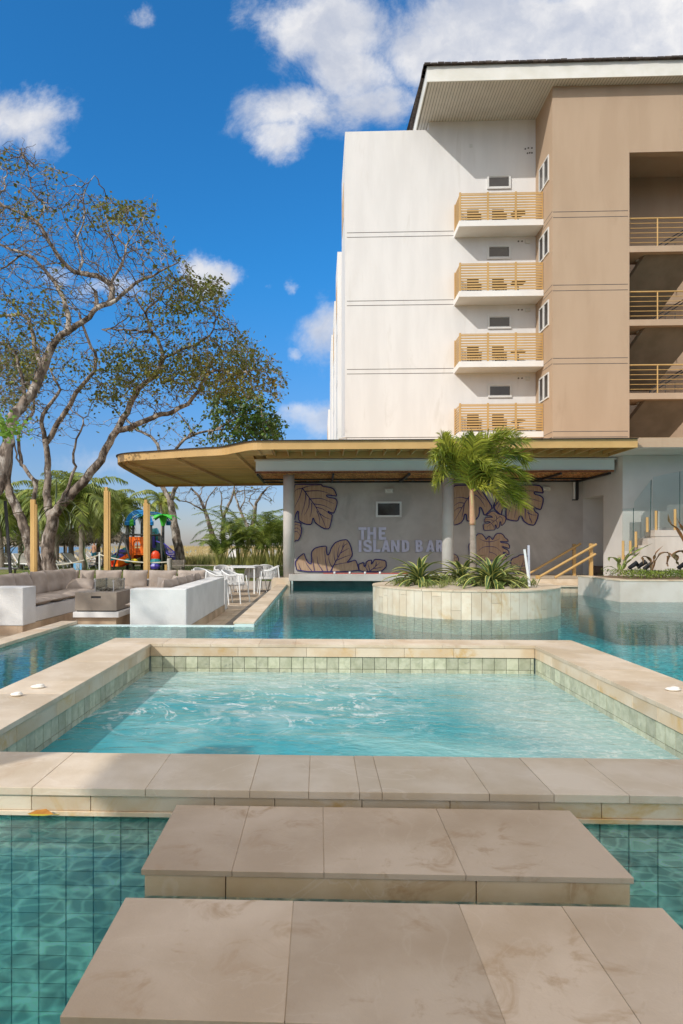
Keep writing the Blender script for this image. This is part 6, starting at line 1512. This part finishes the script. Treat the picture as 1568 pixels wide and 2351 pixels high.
agave(1060, 1318, 14.4, .56, 38, .92, 3, 'variegated agave directly behind the palm trunk foot')
agave(1150, 1300, 15.0, .55, 26, .7, 4, 'smaller variegated agave at the back of the island')
# grass tufts on the island
b = MB(); rs = random.Random(23)
for i in range(340):
    a = rs.uniform(0, 6.283); r = 1.52 * rs.random() ** .4; x0 = IC.x + r * math.cos(a); y0 = IC.y + r * math.sin(a)
    if rs.random() < .45 and noise.noise(Vector((x0 * 2, y0 * 2, 0))) < 0: continue
    for k in range(rs.choice((5, 8, 12))):
        h = rs.uniform(.05, .16); w = rs.uniform(0, 6.283); dx, dy = math.cos(w), math.sin(w); l = rs.uniform(.02, .12); q = Vector((x0 + rs.gauss(0, .03), y0 + rs.gauss(0, .03), .51 + .08 * (1 - (r / 1.57) ** 2)))
        b.add([q - Vector((dy, -dx, 0)) * .004, q + Vector((dy, -dx, 0)) * .004, q + Vector((dx * l * .5, dy * l * .5, h * .8)) + Vector((dy, -dx, 0)) * .003, q + Vector((dx * l, dy * l, h))], [(0, 1, 2), (0, 2, 3)], rs.random())
tag(b.build('island_grass', mat('tuft_grass', (.10, .17, .03), (.24, .26, .08), 3, 4, .7, tone=.35, translucent=.2)), 'thin tufts of grass growing in the island sand', 'grass', kind='stuff')
# island palm
ip = thing('island_palm', 'small windswept palm with brown trunk growing in the round planter', 'palm tree', (IC.x, IC.y, .5))
YP = 14.0
def p4(x, y, dy=0): return onY(*Z4(x, y), YP + dy)
b = MB(); P = smoothpath([p4(590, 1420), p4(585, 1200), p4(583, 1000), p4(580, 900)], 10); k = len(P)
b.tube(P, [.070 * (1.15 - .35 * i / (k - 1)) * (1.04 if i % 2 else .98) for i in range(k)], 14); b.build('trunk', PALMBARK, ip, smooth=True)
b = MB(); P = smoothpath([p4(580, 905), p4(577, 780), p4(574, 650), p4(572, 570)], 5); b.tube(P, [.066 - .02 * i / (len(P) - 1) for i in range(len(P))], 12); b.build('crownshaft', mat('crownshaft', (.42, .20, .12), (.52, .30, .18), 3, 5, .55, c3=(.45, .42, .18), s3=2, a3=.5, stretch=(6, 6, .6)), ip, smooth=True)
PG3 = mat('fine_palm_leaf', (.14, .19, .015), (.42, .42, .06), 1.6, 4, .4, tone=.55, translucent=.35, c3=(.42, .30, .12), s3=1.6, a3=.64)
fr = [([(572, 590), (520, 420), (420, 260), (300, 230), (210, 300)], -.5), ([(572, 590), (480, 380), (370, 200), (300, 90)], .5), ([(574, 590), (560, 380), (580, 220), (600, 90)], -.5), ([(574, 590), (480, 480), (380, 420), (300, 440), (250, 520)], -.2), ([(575, 600), (660, 560), (760, 600), (850, 720)], -.6), ([(572, 600), (470, 440), (400, 330), (330, 280), (285, 330), (290, 420)], -.3), ([(572, 590), (500, 400), (400, 260), (330, 170), (300, 110)], .1), ([(572, 590), (500, 470), (430, 340), (330, 240), (240, 240)], .4),
      ([(574, 590), (540, 400), (510, 260), (480, 160), (500, 110)], .3), ([(575, 580), (600, 380), (680, 200), (780, 110), (900, 90)], -.1), ([(575, 585), (640, 380), (780, 220), (930, 150), (1080, 140)], .3),
      ([(576, 590), (680, 380), (840, 270), (980, 260), (1080, 320)], .0), ([(576, 595), (680, 440), (820, 370), (960, 400), (1070, 480)], -.4), ([(576, 600), (660, 480), (800, 450), (930, 520), (1030, 640)], .35),
      ([(576, 600), (640, 500), (740, 480), (860, 560), (960, 690)], -.3), ([(574, 600), (600, 440), (660, 380), (740, 420), (800, 530)], -.7), ([(573, 600), (540, 460), (560, 350), (640, 310), (720, 350)], -.9),
      ([(575, 590), (620, 330), (720, 130), (850, 60), (1000, 80)], .5), ([(575, 600), (700, 520), (830, 540), (950, 620), (1040, 740)], .1), ([(572, 595), (520, 420), (470, 330), (400, 300), (350, 330)], .7), ([(575, 590), (580, 350), (620, 230), (700, 170), (800, 180)], .9)]
b = MB(); rs = random.Random(77)
def ffrond(b, path, rs, n=42, L0=.5):
    P = smoothpath(path, 8); k = len(P); b.tube(P, [.017 * (1 - .8 * i / (k - 1)) for i in range(k)], 4, caps=False, tone=.9)
    wind = Vector((.28, 0, -.12))
    for i in range(n):
        f = (i + .5) / n * .86 + .14; j = min(int(f * (k - 1)), k - 2); p = P[j].lerp(P[j + 1], f * (k - 1) - j); d = (P[j + 1] - P[j]).normalized(); s0 = d.cross(Vector((0, .3, 1))); s0.normalize(); up = s0.cross(d)
        for sg_ in (-1, 1):
            for lay in (0, 1):
                L_ = L0 * (math.sin(math.pi * (.2 + .72 * f)) ** .5) * rs.uniform(.8, 1.15); a = rs.uniform(-.5, .6) + .5 * lay
                v = (s0 * sg_ * math.cos(a) + up * math.sin(a) + d * (.7 + .4 * f) + wind * .35).normalized(); m = p + v * L_ * .5; e = m + (v * .7 + wind * .45 + Vector((0, 0, -.30))) * L_ * .55
                u = d * .014; b.add([p - u, p + u, m + u, m - u, e], [(0, 1, 2, 3), (3, 2, 4)], rs.random())
for path, dy in fr:
    ffrond(b, [p4(x, y, dy * (i / (len(path) - 1))) for i, (x, y) in enumerate(path)], rs)
b.build('fronds', PG3, ip)
# plants of the corner planter
def p7(x, y, Y=17.6): return onY(*Z7(x, y), Y)
gp_ = thing('variegated_plant', 'yellow and green striped strap plant in the corner planter', 'plant', tuple(p7(170, 1910)))
VAR = mat('striped_leaf', (.30, .34, .08), (.50, .52, .20), 3, 4, .45, tonemix=(.10, .18, .04), translucent=.25)
rs = random.Random(5); b = MB()
for pts, w in (([(215, 1900), (290, 1740), (400, 1660), (520, 1590), (650, 1525)], .09), ([(205, 1900), (260, 1760), (320, 1660), (395, 1550)], .07), ([(160, 1905), (130, 1780), (70, 1735), (20, 1750), (25, 1790)], .10), ([(185, 1905), (160, 1800), (165, 1760), (180, 1725)], .11), ([(130, 1905), (60, 1870), (0, 1862), (-90, 1905)], .06), ([(230, 1900), (280, 1820), (370, 1740), (470, 1650)], .10)):
    strap(b, [p7(x, y, 17.6 + .05 * i * (1 if i % 2 else -1)) for i, (x, y) in enumerate(pts)], w, rs, edge=.22, fold=.2)
b.build('leaves', VAR, gp_)
BRZ = mat('bronze_leaf', (.10, .085, .035), (.20, .11, .05), 2, 4, .4, tonemix=(.26, .11, .05), c3=(.30, .10, .03), s3=2.2, a3=.52, translucent=.15)
for lab, YY, L_ in (('bronze plant with a dangling leaf tip in the middle of the corner planter', 17.5, [([(630, 1915), (610, 1790), (560, 1730), (505, 1730), (515, 1830)], .12), ([(635, 1915), (670, 1780), (700, 1670), (800, 1560)], .09), ([(640, 1915), (690, 1790), (760, 1690), (850, 1665), (885, 1710), (860, 1830), (870, 1870)], .13)]),
                    ('orange-tinged bronze plant at the right edge of the corner planter', 17.2, [([(1180, 1900), (1130, 1720), (1060, 1650), (970, 1690), (985, 1800), (1025, 1845)], .2), ([(1180, 1900), (1190, 1700), (1240, 1600)], .15)]),
                    ('tall olive-brown plant with long upright leaves at the right edge', 16.9, [([(1220, 1880), (1080, 1500), (980, 1320), (890, 1240), (868, 1105)], .13), ([(1240, 1880), (1120, 1420), (1040, 1280), (985, 1150)], .13), ([(1240, 1880), (1200, 1500), (1200, 1200)], .13)])):
    t = thing('bronze_plant', lab, 'plant', tuple(p7(L_[0][0][0][0], L_[0][0][0][1], YY)), 'bronze strap plants in the corner planter'); b = MB()
    for pts, w in L_: strap(b, [p7(x, y, YY + .04 * (i % 2)) for i, (x, y) in enumerate(pts)], w, rs, edge=.12, fold=.22)
    b.build('leaves', BRZ, t)
GC = mat('ground_cover', (.09, .15, .02), (.22, .27, .04), 2.5, 5, .5, tone=.45, translucent=.2, c3=(.12, .06, .02), s3=3, a3=.66)
b = MB(); rs = random.Random(31)
for i in range(15000):
    x = rs.uniform(PX + .35, 12.5); y = rs.uniform(PY + .33, 18.6)
    if x < PX + .9 and rs.random() > (x - PX - .3) / .6: continue
    z = .50 + .19 * rs.random() ** .6 * (1 + .35 * noise.noise(Vector((x * 2.2, y * 2.2, 0)))) ; a = rs.uniform(0, 6.283); el_ = rs.uniform(-.2, 1.2); d = Vector((math.cos(a) * math.cos(el_), math.sin(a) * math.cos(el_), math.sin(el_))); s = d.cross(Vector((0, 0, 1))).normalized(); L_ = rs.uniform(.025, .05); p = Vector((x, y, z))
    b.add([p, p + d * L_ * .5 + s * L_ * .35, p + d * L_, p + d * L_ * .5 - s * L_ * .35], [(0, 1, 2, 3)], rs.random())
tag(b.build('ground_cover', GC), 'low light green ground cover filling the corner planter', 'ground cover', kind='stuff')
# hanging strap plants growing on the trees
def hang(lab, paths, Y, z=Z9):
    c = onY(*z(*paths[0][0]), Y); t = thing('hanging_plant', lab, 'plant', tuple(c), 'strap-leaved plants on the tree trunks'); b = MB(); rs = random.Random(len(paths))
    for j, pts in enumerate(paths):
        strap(b, [onY(*z(x, y), Y + .12 * math.sin(i + j)) for i, (x, y) in enumerate(pts)], .085, rs, edge=.14, fold=.25, tipat=.5)
    b.build('leaves', AGD, t)
hang('big strap-leaved plant drooping from the fork of the thick tree trunk', [
 [(760, 660), (880, 600), (980, 610), (1040, 680), (990, 780), (970, 860)], [(780, 660), (900, 700), (960, 820), (970, 950), (935, 1170)], [(800, 650), (1000, 640), (1130, 760), (1230, 900), (1310, 1080)], [(800, 660), (950, 760), (1080, 860), (1150, 960), (1230, 1200)],
 [(820, 670), (920, 880), (940, 980), (850, 1130), (790, 1230), (750, 1420)], [(850, 690), (980, 1000), (1090, 1080), (1160, 1200), (1170, 1380), (1205, 1500), (1200, 1580), (1110, 1570), (1065, 1500)], [(750, 680), (640, 760), (570, 850), (540, 900)],
 [(770, 650), (780, 500), (785, 260)], [(740, 700), (600, 760), (540, 900), (550, 1130)], [(860, 650), (1060, 620), (1180, 650), (1270, 780)], [(880, 680), (1000, 820), (1130, 930), (1160, 1100)], [(750, 690), (620, 700), (560, 780), (545, 860)], [(820, 660), (960, 640), (1050, 700), (1020, 760)]], 23.3)
hang('strap-leaved plant fanning out low at the left edge, behind the waste bin', [
 [(320, 1180), (200, 1180), (100, 1240), (0, 1400)], [(320, 1180), (220, 1250), (150, 1350), (60, 1540)], [(320, 1170), (180, 1150), (60, 1240), (-40, 1320)], [(310, 1200), (330, 1300), (270, 1400), (250, 1560)], [(300, 1180), (140, 1180), (20, 1185)],
 [(60, 1180), (100, 1300), (160, 1430), (250, 1640)], [(320, 1190), (240, 1220), (120, 1290), (0, 1380)], [(330, 1190), (280, 1300), (270, 1480)], [(100, 1440), (200, 1540), (330, 1590), (350, 1640)], [(430, 780), (300, 770), (150, 800), (0, 920)], [(320, 1150), (220, 1060), (120, 1070), (70, 1130)]], 22.0)
# ================================================================= sky, sun, camera
SUN_AZ = math.atan2(1, 1)       # light travels towards +x +y
el = math.atan2(1.0, math.sqrt(2))
sd = Vector((1, 1, -1)).normalized()
sun = bpy.data.lights.new('sun', 'SUN'); sun.energy = 2.5; sun.angle = R(.53); sun.color = (1, .96, .9)
so = bpy.data.objects.new('sun', sun); COL.objects.link(so); so.rotation_euler = sd.to_track_quat('-Z', 'Y').to_euler(); so.location = (-20, -20, 30)
wd = bpy.data.worlds.new('World'); SC.world = wd; wd.use_nodes = True; nt = wd.node_tree
for n in list(nt.nodes): nt.nodes.remove(n)
L = nt.links
sky = NN(nt, 'ShaderNodeTexSky', sky_type='NISHITA', sun_disc=False, sun_elevation=el, sun_rotation=R(225), altitude=0, air_density=1.0, dust_density=.6, ozone_density=2.2)
geo = NN(nt, 'ShaderNodeTexCoord')
sp = NN(nt, 'ShaderNodeSeparateXYZ'); L.new(geo.outputs['Generated'], sp.inputs[0])
# clear tropical air: less haze at the horizon, deeper blue overhead
gr = mixc(nt, remap(nt, sp.outputs[2], -.02, .42), (.84, .82, 1.03), (.27, 1.18, 1.80))
hsc = mixc(nt, 1., sky.outputs[0], (1, 1, 1), 'MULTIPLY'); L.new(gr, hsc.node.inputs[7])
# clouds: masses around given bearings, broken up by noise
blobs = [  # px, py, rx, ry, weight of each mass, as bearings in the photo
 (760, 60, 160, 105, 1.05), (800, 170, 120, 90, 1.08), (700, 260, 130, 60, .92), (850, 245, 120, 70, .95), (640, 325, 75, 50, .85),
 (1150, 70, 260, 110, 1.3), (1400, 60, 260, 95, 1.3), (1560, 110, 220, 80, 1.15), (1000, 100, 140, 90, 1.),
 (30, 270, 130, 85, .95), (90, 320, 60, 60, .8), (322, 30, 34, 42, .7), (500, 628, 55, 38, 1.0), (470, 612, 35, 30, .8), (662, 682, 26, 22, .62),
 (615, 674, 22, 10, .5), (250, 660, 110, 36, .7), (120, 620, 80, 26, .6), (750, 760, 60, 70, .9), (690, 802, 30, 14, .6),
 (760, 970, 130, 42, 1.05), (690, 955, 60, 30, .85), (210, 1060, 140, 34, .62), (380, 1040, 90, 26, .5), (60, 1010, 90, 40, .4)]
dy = mth(nt, 'MAXIMUM', sp.outputs[1], .02)
qx = mth(nt, 'DIVIDE', sp.outputs[0], dy); qz = mth(nt, 'DIVIDE', sp.outputs[2], dy)
q = NN(nt, 'ShaderNodeCombineXYZ'); L.new(qx, q.inputs[0]); L.new(qz, q.inputs[1])
wn = noisen(nt, q.outputs[0], 6., 6, .62)
wob = NN(nt, 'ShaderNodeVectorMath', operation='MULTIPLY_ADD'); L.new(wn.outputs[1], wob.inputs[0]); wob.inputs[1].default_value = (.11, .11, 0); L.new(q.outputs[0], wob.inputs[2])
acc = None
for px, py, rx, ry, w in blobs:
    d = ray(px, py); cx_, cz_ = d.x / d.y, d.z / d.y
    s = NN(nt, 'ShaderNodeVectorMath', operation='SUBTRACT'); L.new(wob.outputs[0], s.inputs[0]); s.inputs[1].default_value = (cx_ + .055, cz_ + .055, 0)
    m_ = NN(nt, 'ShaderNodeVectorMath', operation='MULTIPLY'); L.new(s.outputs[0], m_.inputs[0]); m_.inputs[1].default_value = (FP / rx, FP / ry, 0)
    dt = NN(nt, 'ShaderNodeVectorMath', operation='DOT_PRODUCT'); L.new(m_.outputs[0], dt.inputs[0]); L.new(m_.outputs[0], dt.inputs[1])
    e = mth(nt, 'MULTIPLY', mth(nt, 'EXPONENT', mth(nt, 'MULTIPLY', dt.outputs['Value'], -.7)), w)
    acc = e if acc is None else mth(nt, 'MAXIMUM', acc, e)
f1 = noisen(nt, q.outputs[0], 6., 10, .68, .3)
den = mth(nt, 'ADD', mth(nt, 'MULTIPLY', acc, .80), mth(nt, 'MULTIPLY', mth(nt, 'SUBTRACT', f1.outputs[0], .5), 1.35))
front_ = remap(nt, sp.outputs[1], .02, .12)
mask = mth(nt, 'MULTIPLY', remap(nt, den, .24, .78), front_)
# bright warm clouds added behind and overhead, out of view, to lift the shade
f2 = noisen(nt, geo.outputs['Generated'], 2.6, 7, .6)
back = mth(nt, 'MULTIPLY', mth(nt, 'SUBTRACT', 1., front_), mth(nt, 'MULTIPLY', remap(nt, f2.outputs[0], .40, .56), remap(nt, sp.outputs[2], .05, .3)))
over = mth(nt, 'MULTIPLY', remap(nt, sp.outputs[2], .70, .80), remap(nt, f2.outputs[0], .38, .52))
f3 = noisen(nt, wob.outputs[0], 5.5, 7, .6)
shade = remap(nt, mth(nt, 'ADD', mth(nt, 'MULTIPLY', f3.outputs[0], .9), mth(nt, 'MULTIPLY', den, -.22)), .15, .5)
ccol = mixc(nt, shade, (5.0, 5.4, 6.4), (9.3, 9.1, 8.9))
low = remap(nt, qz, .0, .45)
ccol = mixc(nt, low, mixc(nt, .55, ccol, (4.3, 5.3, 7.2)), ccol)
mask = mth(nt, 'MULTIPLY', mask, mth(nt, 'MULTIPLY_ADD', low, .35, .62))
fin = mixc(nt, mask, hsc, ccol)
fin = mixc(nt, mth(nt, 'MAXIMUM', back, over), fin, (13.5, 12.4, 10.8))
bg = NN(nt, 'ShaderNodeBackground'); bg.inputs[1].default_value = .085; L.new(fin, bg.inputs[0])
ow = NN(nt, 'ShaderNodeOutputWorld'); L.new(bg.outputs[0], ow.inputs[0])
cam = bpy.data.cameras.new('camera'); co = bpy.data.objects.new('camera', cam); COL.objects.link(co)
co.location = (0, 0, CZ); co.rotation_euler = (R(90), 0, -TH)
cam.sensor_fit = 'VERTICAL'; cam.sensor_height = 36; cam.lens = FP / 2351 * 36
cam.shift_x = (784 - CX) / 2351; cam.shift_y = (HZ - 1175.5) / 2351
cam.clip_start = .05; cam.clip_end = 20000
SC.camera = co
SC.view_settings.view_transform = 'Standard'; SC.view_settings.look = 'None'; SC.view_settings.exposure = .35; SC.view_settings.gamma = 1
SC.view_settings.use_curve_mapping = False
SC.cycles.use_denoising = True
SC.cycles.max_bounces = 8; SC.cycles.transparent_max_bounces = 24; SC.cycles.glossy_bounces = 4; SC.cycles.diffuse_bounces = 4
SC.cycles.caustics_reflective = False; SC.cycles.caustics_refractive = False
SC.cycles.sample_clamp_indirect = 6
